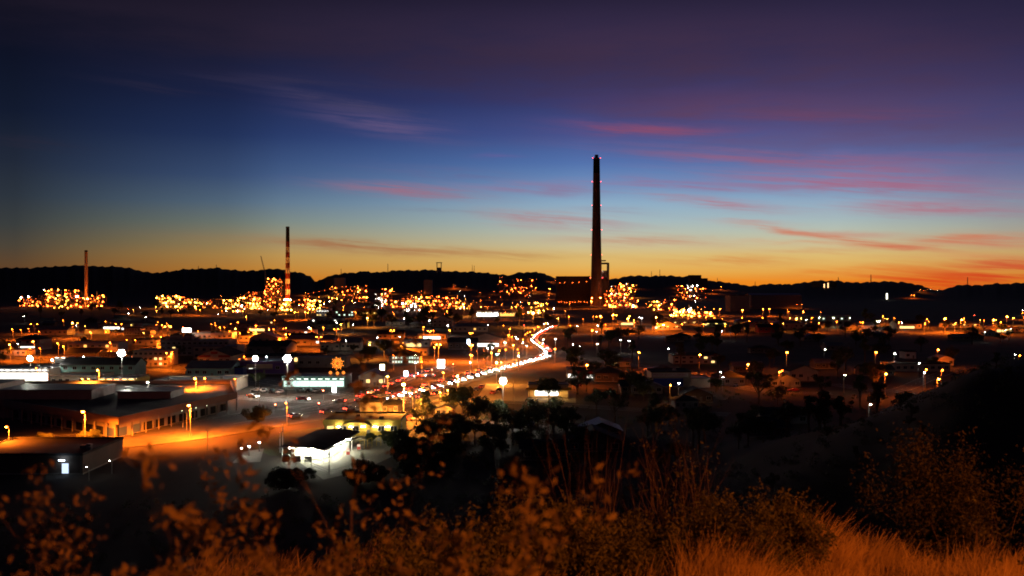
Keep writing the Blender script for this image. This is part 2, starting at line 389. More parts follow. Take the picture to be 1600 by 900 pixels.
def pole_mesh(h, double=0.0, flood=False):
    mb = MB(); mb.tube((0,0,0), (0,0,h), 0.13, 0.07, steel, 6); mb.tube((0,0,0), (0,0,0.5), 0.2, 0.2, steel, 6); return mb
pm = {}
def lamp_parts(h, dbl, s):
    k = (h, round(dbl, 1), s)
    if k in pm: return pm[k]
    p = pole_mesh(h + 0.5).mesh('pole'); r = SZ[s][0]; parts = []
    xs = [(-dbl / 2), (dbl / 2)] if dbl else [0.0]
    for x in xs:
        a = MB(); ax = x if dbl else 0.0; ay = 0 if dbl else -1.3
        a.tube((0, 0, h + .3), (ax, ay, h + .55), .06, .05, steel, 5)
        hd = MB(); hd.box(ax - .22 - r*.4, ax + .22 + r*.4, ay - .35 - r*.4, ay + .35 + r*.2, h + .46, h + .62, steel)
        hd.box(ax - .12, ax + .12, ay - .2, ay + .2, h + .62, h + .7, steel)
        parts.append((a.mesh('arm'), hd.mesh('lamp_head'), (ax, ay - r * .1, h + .46 - r * .55)))
    pm[k] = (p, parts); return pm[k]
POLN = {'o': 'orange sodium', 'y': 'yellow', 'w': 'white', 'g': 'greenish white', 'b': 'bluish white', 'r': 'red', 't': 'teal green'}
SIZN = {0: 'tiny low', 1: 'faint', 2: 'small', 3: 'bright', 4: 'strong', 5: 'dazzling'}
nl = [0]
def lamp(px, py, k='o', s=2, sp=0):
    h = {0: 3, 1: 7, 2: 8, 3: 9, 4: 12, 5: 14}[s]
    x, y, z = hit(px, py, h)
    dbl = max(1.6, sp * y / F) if sp else 0
    p, parts = lamp_parts(h, dbl, s)
    nm = 'street_lamp' if s < 4 else 'floodlight_mast'
    e = emp(nm, (x, y, z), 0)
    put('pole', p, e)
    if k in 'wbg' and s >= 4:      # a crossbar with a bank of four floodlights
        g = .75 if s == 4 else 1.1
        if ('bar', s) not in pm:
            mb = MB(); mb.box(-g * 1.5, g * 1.5, -.08, .08, h - .1, h + .1, steel); mb.box(-g * 1.5, g * 1.5, -.08, .08, h + g - .1, h + g + .1, steel); hb = MB(); hb.box(-.45, .45, -.1, .35, -.1, .8, steel); pm['bar', s] = (mb.mesh('crossbar'), hb.mesh('lamp_head'))
        put('crossbar', pm['bar', s][0], e)
        for q in range(7): aq = q * math.pi / 3; zq = h + g * .5 + (g * math.sin(aq) if q < 6 else 0); xq = g * math.cos(aq) if q < 6 else 0; put('lamp_head', pm['bar', s][1], e, (xq, -.2, zq + .1)); put('bulb', bulb_mesh(k, s), e, (xq, -.8, zq + .4))
        parts = []
    for a, hd, bp in parts:
        put('arm', a, e); put('lamp_head', hd, e); put('bulb', bulb_mesh(k, s), e, bp)
        if s: spot(k, s, e, bp)
    tag(e, cat='street lamp' if s < 4 else 'floodlight', group='street lamps of the town' if s < 4 else 'tall floodlights of the town',
        auto=f"{SIZN[s]} {POLN[k]} {'twin ' if sp else ''}{'street lamp' if s < 4 else 'floodlight on tall mast'}")
    nl[0] += 1; return e
LAMPS = """o 20,515,2 33,516,1 45,514,1 99,501,1 114,505,4 122,505,2 165,503,1 171,513,1 53,534,3 16,539,3 48,545,1 63,545,1 91,537,2 100,542,2 173,536,2 199,532,1 212,532,1 239,526,1 252,527,2 247,504,1 245,508,1 310,518,1 331,507,1 337,509,1 344,512,2 351,512,1 361,506,1 372,504,2 385,495,3 359,518,1 369,521,2 391,515,2 389,520,1 397,520,1 403,515,2 410,515,1 421,515,3 428,515,1 439,515,1 443,514,1 447,513,2 456,515,1 447,523,3 453,523,1 382,558,1 261,552,2 270,551,1 267,558,1 306,592,3 321,592,2 368,593,1 448,631,1 297,634,3 154,579,3 13,668,2 132,644,3
o 58,576,1 282,481,3 306,482,3 432,476,3 449,468,4 461,488,3 477,488,3 478,457,3 560,448,3 507,473,2 486,514,3 606,454,3 642,471,3 663,474,4 752,480,3 643,462,2 675,462,1 706,466,1 698,471,2 707,472,2 718,469,1 740,471,1 736,475,1 745,473,1 751,470,1 774,472,2 784,476,2 806,479,3 840,473,3 837,450,3 859,451,4 858,462,2 728,449,1 630,536,2 735,555,2 795,524,2 800,527,1 817,531,1 790,547,1 768,552,2 841,511,2 835,515,1 828,519,1 824,521,1 821,523,1 832,524,2 843,536,1 848,542,1 659,566,2 693,583,2
o 924,471,4 930,471,2 944,468,3 972,446,3 990,447,3 954,454,2 938,494,4 932,495,2 958,492,4 963,493,3 981,498,4 990,501,2 1025,496,4 1027,506,2 941,506,2 925,517,3 889,495,2 891,509,1 867,546,2 998,551,3 1093,555,3 1067,488,4 1075,494,2 1099,507,2 1077,480,1 1090,480,1 1101,480,1 1115,483,2 1116,497,2 1045,482,2 1060,446,2 1070,451,3 1063,458,2 1074,463,1 1080,463,2 1114,454,3 890,475,2 884,436,3 889,436,2 861,437,2 867,437,1
o 1127,448,3 1125,483,3 1103,496,2 1133,507,2 1160,485,4 1159,497,2 1192,483,3 1202,483,3 1191,497,2 1245,476,1 1253,476,1 1231,487,1 1233,487,1 1230,484,1 1255,487,3 1268,497,2 1282,488,1 1279,505,2 1348,504,2 1344,504,1 1229,551,3 1404,504,2 1397,497,1 1448,499,2 1445,506,2 1476,498,4 1502,500,4 1506,498,2 1473,504,2 1492,506,2 1552,500,4 1573,495,4 1563,504,2 1368,551,3 1465,547,3 1592,556,2 1443,453,1 1448,453,1 1424,461,2 1428,461,2 1168,570,3 1221,580,1 1217,582,2 1383,585,3 1446,578,2 1471,579,2 1465,593,3 917,571,3 1537,501,1 1597,489,2 1205,506,1
y 725,480,4 833,489,5 520,453,5 574,497,3 492,478,3 989,458,4 1244,498,3 1251,498,2 1234,498,2 631,601,4 715,588,3 606,589,2 776,567,3 783,567,1 688,614,1 700,611,1 130,593,1 140,593,1 802,540,2 1531,500,1 1382,498,1 405,528,1 1583,497,2 1047,603,1 1438,453,1 535,663,0
w 120,509,1 29,538,1 47,563,4 83,563,3 190,555,5 399,563,4 449,564,5 232,598,2 612,497,2 631,498,2 671,501,2 762,508,1 806,527,1 808,530,2 817,536,1 823,541,1 769,544,2 762,545,1 810,557,1 789,536,2 848,537,1 849,531,1 850,506,1 856,506,1 786,599,4 649,568,1 1003,497,3 998,496,1 934,509,1 932,519,1 868,530,2 895,539,1 933,538,2 970,532,2 983,533,2 905,541,1 1044,546,1 1288,547,1 1141,517,1 1128,518,1 1371,503,1 1397,553,2 1538,520,1 1570,516,1 1579,514,1 1597,485,1 1585,555,1 1435,568,1 1443,583,2 1125,582,1 1129,590,1 1358,633,1 174,721,0 138,731,0 541,533,1 735,567,1 1465,454,1 1060,600,1 1455,453,1 219,481,1 228,496,1 38,495,1 902,510,1
b 417,558,2 590,528,1 1036,508,3
g 132,558,2 1280,497,2 1302,497,3 1327,497,2 1319,587,1
t 777,554,3
r 819,509,1 1522,493,1"""
NEARL = [(132,644),(297,634),(631,601),(448,631),(306,592),(154,579)]
for line in LAMPS.split('\n'):
    k, rest = line.split(' ', 1)
    for t_ in rest.split():
        a, b, s = t_.split(','); 
        e_ = lamp(float(a), float(b), k, int(s))
        if float(a) > 870 and float(b) > 512:      # lamp spill turned down over the dark quarter
            for ch in e_.children:
                if ch.type == 'LIGHT': ch.data = ch.data.copy(); ch.data.energy *= 0.12
        if (int(a), int(b)) in NEARL:      # the strong wide-throw lamps of the near highway
            for ch in e_.children:
                if ch.type == 'LIGHT': ch.data = ch.data.copy(); ch.data.energy *= (3.4 if b > '62' else 2); ch.data.spot_size = rad(160)
for a, b, s, sp in [(53,507,2,10),(185,507,2,9),(262,511,3,9),(525,515,2,6),(498,527,2,7),(613,517,2,5),(671,518,2,5),(736,521,2,4),(685,539,3,6),(736,540,3,4),(711,446,2,4)]:
    lamp(a, b, 'o', s, sp)

rl = random.Random(41)
for (a, b), (c0, c1), n in [((180,350),(470,492),10),((340,600),(458,492),46),((590,870),(452,493),70),((870,1130),(470,508),18),((1120,1600),(494,506),16),((20,560),(500,522),22),((560,870),(505,560),18)]:
    for i in range(n):
        o_ = lamp(rl.uniform(a, b), rl.uniform(c0, c1), rl.choice('ooooyw'), rl.choice((1, 1, 1, 2))); o_.name = 'yard_light'; o_['category'] = 'yard light'; o_['group'] = 'pole lights around the works and yards'; PEND[-1] = (o_, PEND[-1][1].replace('street lamp', 'yard light'))
# ------------------------------------------------------------------ chimneys
def chimney(px, pyb, pyt, d, wb, wt, bands, label, lights=None, n=32):
    x = (px - 800) * d / F; zb = hz_(x, d); zt = CAMZ + (HZ - pyt) * d / F; hgt = zt - zb
    e = emp('chimney', (x, d, zb)); tag(e, label, 'chimney')
    segs = []; z = 0
    for frac0, frac1, m, nm in bands:
        z0, z1 = hgt * frac0, hgt * frac1
        mb = MB(); r0 = wb / 2 + (wt - wb) / 2 * frac0 ** 0.8; r1 = wb / 2 + (wt - wb) / 2 * frac1 ** 0.8
        nn = max(1, int((frac1 - frac0) * 14)); rf = lambda f: (wb + (wt - wb) * f ** .62) / 2
        mb.lathe([(rf(frac0 + (frac1 - frac0) * t / nn), hgt * (frac0 + (frac1 - frac0) * t / nn) - (0.004 if t == nn else 0)) for t in range(nn + 1)], m, n); mb.build(nm, e)
    mb = MB(); mb.lathe([(wt / 2 * 1.1, hgt - 2.2), (wt / 2 * 1.1, hgt - 1.2), (wt / 2 * 1.01, hgt - 1.2)], steel, n, cap=False); mb.build('rim', e)
    ld = MB()
    for sgn in (-.3, .3): ld.tube((sgn, -wb / 2 - .5, 0), (sgn, -wt / 2 - .5, hgt), .08, .08, steel, 4)
    for i in range(int(hgt / 6)):
        zz = i * 6; yy = -(wb + (wt - wb) * zz / hgt) / 2 - .5; ld.box(-.35, .35, yy - .05, yy + .05, zz, zz + .1, steel)
    ld.build('ladder', e)
    if lights:
        rm = MB(); rm.octa((0, 0, 0), .55, emi('beacon_red', (1, .06, .05), 22)); rme = rm.mesh('beacon_lamp')
        for py in lights:
            zz = CAMZ + (HZ - py) * d / F - zb; r = (wb + (wt - wb) * (zz / hgt) ** .62) / 2 + .6
            g = MB(); g.lathe([(r - .5, zz - 1.6), (r + .8, zz - 1.6), (r + .8, zz - 1.3), (r - .5, zz - 1.3)], steel, n, cap=False); g.build('gantry', e)
            for sx_ in (-1, 1): put('beacon_lamp', rme, e, (sx_ * (r + .5), -.5, zz))
    return e, x, zb, hgt
stackm = mat('stack_concrete', (0.2, 0.13, 0.09), 0.9, 0.2, 0.05)
blackm = mat('soot_black', (0.02, 0.02, 0.02), 0.9, 0.2, 0.1)
palem = mat('pale_stack', (0.55, 0.4, 0.32), 0.8, 0.15, 0.05)
redb = mat('stack_red', (0.3, 0.03, 0.02), 0.8, 0.2, 0.1); whiteb = mat('stack_white', (0.8, 0.76, 0.7), 0.8, 0.15, 0.1)
chimney(932, 472, 247, 1850, 25, 12, [(0, .895, stackm, 'shaft'), (.895, 1, blackm, 'black_top')], 'very tall dark tapering chimney with black top and red beacons', [247, 284, 321, 359, 398, 434])
mb = MB(); mb.lathe([(3.4, 0), (3.4, 6)], blackm, 12)
chm = [o for o in COL.objects if o.name.startswith('chimney')][0]
hh = (HZ - 247 + 0) * 1850 / F + CAMZ - hz_(chm.location.x, 1850); mb.build('flue', chm, (0, 0, hh))
bands = [(0, .10, whiteb, 'white_band')]; f0 = .10
for i in range(11):
    f1 = f0 + .065; bands.append((f0, f1, redb if i % 2 == 0 else whiteb, 'red_band' if i % 2 == 0 else 'white_band')); f0 = f1
bands.append((f0, 1, blackm, 'black_top'))
chimney(449.5, 480, 354, 1700, 9.8, 6.0, bands, 'slim red and white striped chimney with black top')
chimney(134.5, 480, 391, 1750, 6.4, 5.2, [(0, .97, palem, 'shaft'), (.97, 1, blackm, 'black_top')], 'slender pale chimney lit pinkish orange among plant lights')

def assumed_flood_at(x, y, k, r_, l, hh, auto):
    e = emp('floodlight_mast', (x, y, hz_(x, y))); p, parts = lamp_parts(hh, 0, 3); put('pole', p, e); put('arm', parts[0][0], e); put('lamp_head', parts[0][1], e)
    q = MB(); q.octa((0, 0, 0), r_, emi(f'flood_{k}_{int(l)}', COLS[k], l), .7); q.build('bulb', e, parts[0][2]); tag(e, cat='floodlight', group='assumed floodlights at the chimney feet', auto=auto)
for px_, d_, k_, r_ in ((449, 1672, 'y', 1.0), (445, 1660, 'y', 1.0), (453, 1650, 'y', 1.0), (137, 1722, 'o', 1.0), (132, 1722, 'y', .7), (925, 1805, 'o', .45), (938, 1800, 'o', .4)):  # extra floodlights assumed at the chimney feet, added to light the shafts
    assumed_flood_at((px_ - 800) * d_ / F, d_, k_, r_, 4200, 15, 'assumed strong orange floodlight at chimney foot')
# ------------------------------------------------------------------ process plants
plm = {}
def plant_lamp(k, r, l):
    if (k, r, l) not in plm:
        mb = MB(); mb.octa((0, 0, 0), r, emi(f'plant_light_{k}{int(r*100)}_{l}', (1, .12, .012) if k == 'o' else COLS[k], l)); plm[k, r, l] = mb.mesh('work_lamp')
    return plm[k, r, l]
def tower(px0, px1, pyt, d, k='o', nlt=10, lv=None, depth=None, label=None, body=None, pb=None, big=0.3, cat='plant building'):
    x0 = (px0 - 800) * d / F; x1 = (px1 - 800) * d / F; w = x1 - x0; zb = hz_((x0 + x1) / 2, d)
    if pb is not None: zb = max(zb, CAMZ + (HZ - pb) * d / F)
    h = CAMZ + (HZ - pyt) * d / F - zb; h = max(h, 5); dp = depth or max(10, w * .7)
    g0 = hz_((x0 + x1) / 2, d); e = emp('process_tower', ((x0 + x1) / 2, d, g0)); zo = zb - g0; h += zo
    tag(e, label, cat, 'process buildings of the smelter works', auto=None if label else f"{'open' if body is None else 'clad'} {'tall' if h > 28 else 'low'} process tower with {POLN[k]} lights")
    lv = lv or max(2, int(h / 6)); nc = max(2, int(w / 8) + 1); fr = MB()
    for i in range(nc + 1):
        x = -w/2 + w * i / nc
        for y in (0, dp): fr.box(x - .3, x + .3, y - .3, y + .3, 0, h, rust)
    for j in range(1, lv + 1):
        z = h * j / lv
        for y in (-.35, dp + .05): fr.box(-w/2, w/2, y, y + .3, z - .5, z - .1, rust)
    for i in range(nc):
        for j in range(lv):
            if R.random() < .4: fr.tube((-w/2 + w*i/nc, 0, h*j/lv), (-w/2 + w*(i+1)/nc, 0, h*(j+1)/lv), .14, .14, rust, 4, False)
    fr.build('frame', e)
    for j in range(1, lv + 1):
        z = h * j / lv; a = R.uniform(0, .25) if j == lv else 0; dk = MB(); dk.box(-w/2 + a * w, w/2 - .02, .02, dp - .02, z - .09, z + .12, steel)
        for t in (-.06, 0.9): dk.box(-w/2 + a * w, w/2, -.1, 0, z + 1.0 + t * .1, z + 1.06 + t * .1, steel)
        dk.build('deck', e)
    if body is not None:
        bb = MB(); bb.box(-w/2 + .5, w/2 - .5, 1.0, dp - .5, 0, h - .6, body); bb.build('cladding', e)
    else:
        for j in range(lv):
            for q in range(2):
                if R.random() < .75:
                    bx = R.uniform(-w/2 + 1, w/2 - 3); bw = R.uniform(2, max(2.5, w * .3)); bb = MB(); z = h * j / lv + .13
                    hh_ = h / lv * R.uniform(.5, .85)
                    if R.random() < .5: bb.box(bx, min(w/2 - .4, bx + bw), 1.5, dp * .7, z, z + hh_, R.choice([clad, grey, cream]))
                    else: bb.lathe([(min(bw, 3) * .5, z), (min(bw, 3) * .5, z + hh_ * .85), (.3, z + hh_)], R.choice([tinroof, clad, cream]), 12, (bx + 1, dp * .35, 0))
                    bb.build('vessel', e)
    if R.random() < .6:
        pp = MB(); hx = R.uniform(-w/2 + 1, w/2 - 1); pp.tube((hx, dp * .5, h), (hx, dp * .5, h + R.uniform(3, 9)), .5, .4, steel, 8); pp.build('vent_pipe', e)
    pipe = MB(); zz = h * R.uniform(.3, .8); pipe.tube((-w/2 - R.uniform(1, 6), -.7, zz), (w/2 + R.uniform(1, 6), -.7, zz), .35, .35, steel, 8); pipe.build('pipe', e)
    for q in range(int(nlt * 2.1)):
        j = R.randint(0 if zo == 0 else 1, lv); i = R.randint(0, nc); x = -w/2 + w * i / nc + R.uniform(-3.5, 3.5); z = h * j / lv + (2.4 if R.random() < .35 else R.uniform(-3, 5))
        if z > h + 2: z = h + 1.6
        z = max(z, zo + 2); b = R.random() < big
        rl_, ll_ = R.choice(((.7, 60), (1.0, 130), (.85, 90))) if b else R.choice(((.3, 16), (.4, 22), (.5, 20), (.55, 32), (.45, 12))); put('work_lamp', plant_lamp(k if R.random() < .85 else R.choice('oyyw'), rl_, ll_), e, (x, -1.3, z))
    return e
PL = [ # px0 px1 top d colour lights
 (30,48,465,1760,'o',11),(48,60,468,1800,'o',6),(60,72,461,1740,'o',9),(72,90,454,1750,'o',18),(90,102,463,1730,'y',9),(104,122,455,1760,'o',15),(122,131,467,1700,'o',5),(140,160,463,1745,'o',12),
 (86,106,470,1620,'y',7),(246,262,464,1700,'y',18),(262,279,464,1705,'y',18),(279,296,466,1700,'o',14),(296,312,469,1690,'y',13),(320,338,471,1640,'o',7),
 (352,372,471,1600,'y',22),(366,380,475,1450,'o',10),(373,384,467,1620,'y',12),(384,393,458,1680,'o',9),(393,404,469,1600,'y',14),(404,416,472,1580,'o',10),(417,440,437,1700,'o',34),(395,417,456,1740,'o',14),
 (438,452,475,1500,'y',12),(470,484,470,1600,'o',7),(484,498,471,1560,'y',14),(515,526,449,2150,'y',10),(536,552,449,2200,'o',9),(552,572,448,2200,'o',12),
 (598,611,453,1900,'o',14),(588,600,461,1800,'w',9),(612,632,471,1700,'o',11),(632,652,468,1750,'o',12),(652,670,466,1760,'y',12),(670,690,465,1780,'o',14),(690,712,467,1760,'o',15),(716,732,472,1600,'y',9),(632,655,476,1500,'w',8),(660,700,478,1450,'o',12),
 (946,956,456,1800,'o',10),(956,968,449,1820,'o',16),(968,980,445,1830,'o',16),(980,992,447,1810,'y',11),(950,976,463,1700,'o',14),(976,995,466,1690,'o',9),
 (1017,1030,473,1500,'y',9),(1030,1056,470,1520,'o',12),(1052,1066,489,1260,'y',12),(1066,1082,486,1280,'y',14),(1082,1112,492,1240,'o',16),
 (1059,1074,448,2350,'o',8),(1074,1088,447,2400,'w',8),(1088,1101,452,2380,'o',7),(795,830,450,2500,'o',10),(780,792,434,2700,'o',5),(796,812,436,2720,'o',6),(816,836,436,2720,'o',5),
 (828,843,475,1380,'y',12)]
for p in PL: tower(p[0], p[1], p[2], p[3], p[4], p[5])

# ------------------------------------------------------------------ generic buildings
litY = emi('lit_window_yellow', (1, .62, .2), 2.2); litW = emi('lit_window_white', (1, .95, .8), 3.0); litG = emi('lit_window_green', (.75, 1, .75), 2.2); litO = emi('lit_window_orange', (1, .42, .08), 2.5)
panelW = emi('tube_light_white', (1, .97, .88), 14); panelG = emi('tube_light_green', (.8, 1, .82), 8); panelY = emi('tube_light_yellow', (1, .6, .15), 14)
shopW = emi('shop_white', (1, .93, .8), 7.0)
def bld(px0, px1, pyb, pyt, depth, wall, roof, name='building', cat='building', label=None, auto=None, style='flat', rows=0, cols=0, lit=0.0, litm=None, rz=0.0, door=True, shop=None, panels=0, group='buildings of the town', d=None, tubes=None, eave=0.6):
    if d is None: x, d, g = hit((px0 + px1) / 2, pyb, 0)
    else: x = ((px0 + px1) / 2 - 800) * d / F; g = hz_(x, d)
    w = (px1 - px0) * d / F; h = max(2.6, CAMZ + (HZ - pyt) * d / F - g)
    e = emp(name, (x, d, g), rz); tag(e, label, cat, group, auto=auto)
    if panels:
        b = MB(); b.box(-w/2 + .2, w/2 - .2, .2, depth, 0, h, wall); b.build('wall', e); pw = w / panels
        q = MB(); q.box(-pw/2 + .06, pw/2 - .06, 0, .19, .1, h - .1, wall); q.box(-pw/2 + .06, -pw/2 + .25, -.12, -.002, .1, h - .1, wall); pme = q.mesh('panel')
        for i in range(panels): put('panel', pme, e, (-w/2 + pw * (i + .5), 0, 0))
    else:
        b = MB(); b.box(-w/2, w/2, 0, depth, 0, h, wall); b.box(-w/2 - .05, w/2 + .05, -.05, depth + .05, 0, .35, conc); b.build('wall', e)
    r = MB()
    if style == 'flat':
        r.box(-w/2 - .15, w/2 + .15, -.15, depth + .15, h, h + .12, roof)
        for a in ((-w/2-.15, w/2+.15, -.15, .1), (-w/2-.15, w/2+.15, depth-.1, depth+.15), (-w/2-.15, -w/2+.1, .1, depth-.1), (w/2-.1, w/2+.15, .1, depth-.1)): r.box(a[0], a[1], a[2], a[3], h + .12, h + .55, roof if (roof is darkroof or R.random() < .5) else wall)
        r.build('roof', e)
        for q in range(max(0, min(4, int(w / 9)))):
            ax = R.uniform(-w/2 + 1.5, w/2 - 2); ay = R.uniform(1.5, max(2, depth - 3)); u = MB(); u.box(ax, ax + R.uniform(.9, 1.8), ay, ay + 1.2, h + .12, h + .12 + R.uniform(.6, 1.1), tinroof); u.build('roof_unit', e)
    elif style in ('gable', 'gablex'):
        ev = eave; k = w * .5 * .42 if style == 'gable' else depth * .5 * .42
        if style == 'gable':   # ridge runs back, gable faces the camera
            k = min(k, 4.5)
            for s in (-1, 1):
                r.poly([(s*(w/2+ev), -ev, h - .1), (0, -ev, h + k), (0, depth + ev, h + k), (s*(w/2+ev), depth + ev, h - .1)], roof)
                r.poly([(s*(w/2+ev), -ev, h - .25), (0, -ev, h + k - .15), (0, depth + ev, h + k - .15), (s*(w/2+ev), depth + ev, h - .25)], roof)
            
            for yy in (0, depth): gb = MB(); gb.poly([(-w/2, yy, h), (w/2, yy, h), (0, yy, h + k - .2)], wall); gb.build('gable', e)
        else:
            k = min(k, 2.8)
            for y0, y1 in ((-ev, depth/2), (depth + ev, depth/2)):
                r.poly([(-w/2 - ev, y0, h - .1), (w/2 + ev, y0, h - .1), (w/2 + ev, y1, h + k), (-w/2 - ev, y1, h + k)], roof)
                r.poly([(-w/2 - ev, y0, h - .25), (w/2 + ev, y0, h - .25), (w/2 + ev, y1, h + k - .15), (-w/2 - ev, y1, h + k - .15)], roof)
            for s in (-1, 1): gb = MB(); gb.poly([(s*w/2, 0, h), (s*w/2, depth, h), (s*w/2, depth/2, h + k - .2)], wall); gb.build('gable', e)
            for gi in range(2):
                gt = MB(); yy = -ev - .1 if gi == 0 else depth + ev; gt.box(-w/2 - ev, w/2 + ev, yy, yy + .1, h - .3, h - .12, tinroof); gt.build('gutter', e)
        r.build('roof', e)
    elif style == 'hip':
        ev = eave; k = min(w, depth) * .5 * .4; rl = max(0, (w - depth) / 2)
        a = [(-w/2-ev, -ev, h), (w/2+ev, -ev, h), (w/2+ev, depth+ev, h), (-w/2-ev, depth+ev, h)]; p, q = (-rl, depth/2, h + k), (rl, depth/2, h + k)
        r.poly([a[0], a[1], q, p], roof); r.poly([a[1], a[2], q], roof); r.poly([a[2], a[3], p, q], roof); r.poly([a[3], a[0], p], roof); r.poly([a[3], a[2], a[1], a[0]], roof)
        r.build('roof', e)
    if style != 'hip' and w > 12 and not panels:
        for s in (-1, 1): dp_ = MB(); dp_.tube((s * (w/2 - .3), -.12, 0), (s * (w/2 - .3), -.12, h), .07, .07, tinroof, 5); dp_.build('downpipe', e)
    if shop and R.random() < .7:
        sb_ = MB(); sb_.box(-w*.25, w*.2, -.3, -.16, h - .9, h - .1, R.choice([redp, blue, yellow, white, teal])); sb_.build('name_board', e)
    if rows and cols:
        fh = h / rows; fw = w / cols; ww = min(1.8, fw * .55); wh = min(1.4, fh * .45)
        for i in range(rows):
            for j in range(cols):
                cx = -w/2 + fw * (j + .5); cz = fh * (i + .55)
                if i == 0 and door and j == cols // 2:
                    dd = MB(); dd.box(cx - .5, cx + .5, -.06, -.002, .02, 2.1, steel); dob = dd.build('door', e); hn = MB(); hn.box(cx + .35, cx + .42, -.12, -.062, 1, 1.15, tinroof); hn.build('handle', dob); continue
                fm = MB(); fm.box(cx-ww/2-.08, cx+ww/2+.08, -.07, -.003, cz-wh/2-.08, cz-wh/2, white); fm.box(cx-ww/2-.08, cx+ww/2+.08, -.07, -.003, cz+wh/2, cz+wh/2+.08, white)
                fm.box(cx-ww/2-.08, cx-ww/2, -.07, -.003, cz-wh/2, cz+wh/2, white); fm.box(cx+ww/2, cx+ww/2+.08, -.07, -.003, cz-wh/2, cz+wh/2, white); fm.box(cx-.03, cx+.03, -.06, -.003, cz-wh/2, cz+wh/2, white)
                wob = fm.build('window', e); pn = MB(); pn.box(cx-ww/2+.002, cx+ww/2-.002, -.03, -.004, cz-wh/2+.002, cz+wh/2-.002, (litm or litY) if R.random() < lit else glass); pn.build('pane', wob)
    if shop:
        sm, a, b_, z0, z1 = shop; n = max(2, int(w * (b_ - a) / 3.2)); sw = w * (b_ - a) / n
        for i in range(n):
            cx = -w/2 + w * a + sw * (i + .5); f = MB(); f.box(cx - sw/2 + .05, cx + sw/2 - .05, -.1, -.01, z0, z1, sm); ob = f.build('shop_window', e)
            g2 = MB(); g2.box(cx - sw/2 - .05, cx - sw/2 + .05, -.16, -.01, z0, z1, steel); g2.build('mullion', ob)
        aw = MB(); aw.box(-w/2 + w * a - .3, -w/2 + w * b_ + .3, -2.4, -.003, z1 + .25, z1 + .45, tinroof); aw.build('awning', e)
    if tubes:
        tm, n, z = tubes
        for i in range(n):
            cx = -w/2 + w * (i + .5) / n; f = MB(); f.box(cx - .9, cx + .9, -1.4, -1.2, z, z + .12, tm); f.box(cx - .95, cx + .95, -1.45, -1.15, z + .121, z + .2, steel); f.box(cx - .05, cx + .05, -1.2, -.01, z + .1, z + .18, steel); f.build('wall_light', e)
    return e, x, d, w, h
B = bld
# far works and town halls
B(870,922,466,432,45,mat('dark_sheeting', (0.07, 0.055, 0.045), .9, .3, .2),darkroof,'concentrator_building','plant building','long dark ribbed building on the left side of the tallest chimney',d=1900,panels=10,door=False)
ce = [o for o in COL.objects if o.name.startswith('concentrator_building')][0]; cw = 52 * 1900 / F
for i in range(11): put('work_lamp', plant_lamp('o', .48, 24), ce, (-cw*.45 + i * cw * .085 + R.uniform(-1, 1), -2, 5 + R.uniform(0, 2)))
for i in range(5): put('work_lamp', plant_lamp('o', .48, 24), ce, (-cw*.45 + i * cw * .2 + R.uniform(-3, 3), -2, 44 + R.uniform(-3, 2)))
B(494,515,494,483,18,white,tinroof,'office_building','building','white floodlit office block among the plant lights',rows=3,cols=5,lit=.3,tubes=(panelW,5,7),d=1290)
B(516,552,494,486,15,cream,tinroof,'works_office','building','long dim cream works office beside the white floodlit block',rows=2,cols=9,lit=.3,litm=litG,d=1290)
B(554,588,497,483,18,yellow,tinroof,'yellow_lit_store','plant building','yellow glowing store building below the mine hill',tubes=(panelY,6,6),d=1235,rows=1,cols=6,lit=.8,litm=litO)
B(744,779,495,487,20,white,tinroof,'white_lit_depot','building','long white lit depot with glowing bays beyond dark trees',d=1280,shop=(shopW,0.02,.98,.8,4.0),tubes=(panelW,8,5.2))
B(780,806,495,489,20,cream,tinroof,'yellow_lit_depot','building','depot with orange lit bays right of the white depot',d=1280,shop=(litO,0.05,.9,.8,3.4),tubes=(panelY,5,4.2))
B(1173,1253,482,461,40,grey,tinroof,'ribbed_shed','shed','wide ribbed industrial shed with pale long roof',d=1660,panels=14,style='gablex',door=False)
B(1141,1171,487,462,35,grey,darkroof,'tall_shed','shed','tall boxy shed left of the wide ribbed shed',d=1500,panels=4,door=False)
B(1250,1330,502,494,22,teal,tinroof,'green_lit_hall','hall','long hall washed by greenish white lights',d=1120,rows=1,cols=14,lit=.25,litm=litG)
B(1078,1096,446,430,30,clad,darkroof,'hilltop_plant','plant building','boxy plant building on the hill crest, taller part',d=2900,door=False)
B(1096,1106,446,435,25,clad,darkroof,'hilltop_annex','plant building','lower annex of the boxy hilltop plant',d=2898,door=False)
B(1268,1284,450,441,20,clad,darkroof,'hill_store','plant building','dark building on the far hill left of two lit strips',d=3000,door=False)
B(1296,1308,452,441,20,clad,darkroof,'hill_store','plant building','dark building on the far hill right of two lit strips',d=3000,door=False)
B(508,521,441,434,22,clad,darkroof,'hill_tank_house','plant building','dim flat block in the valley notch right of striped chimney',d=2800,door=False)
B(522,538,440,434,22,cream,darkroof,'hill_tank_house','plant building','slightly paler flat block near the valley notch',d=2780,door=False)
B(662,675,449,437,16,cream,darkroof,'hill_block','plant building','square pale block on the dark hillside',d=2600,door=False)
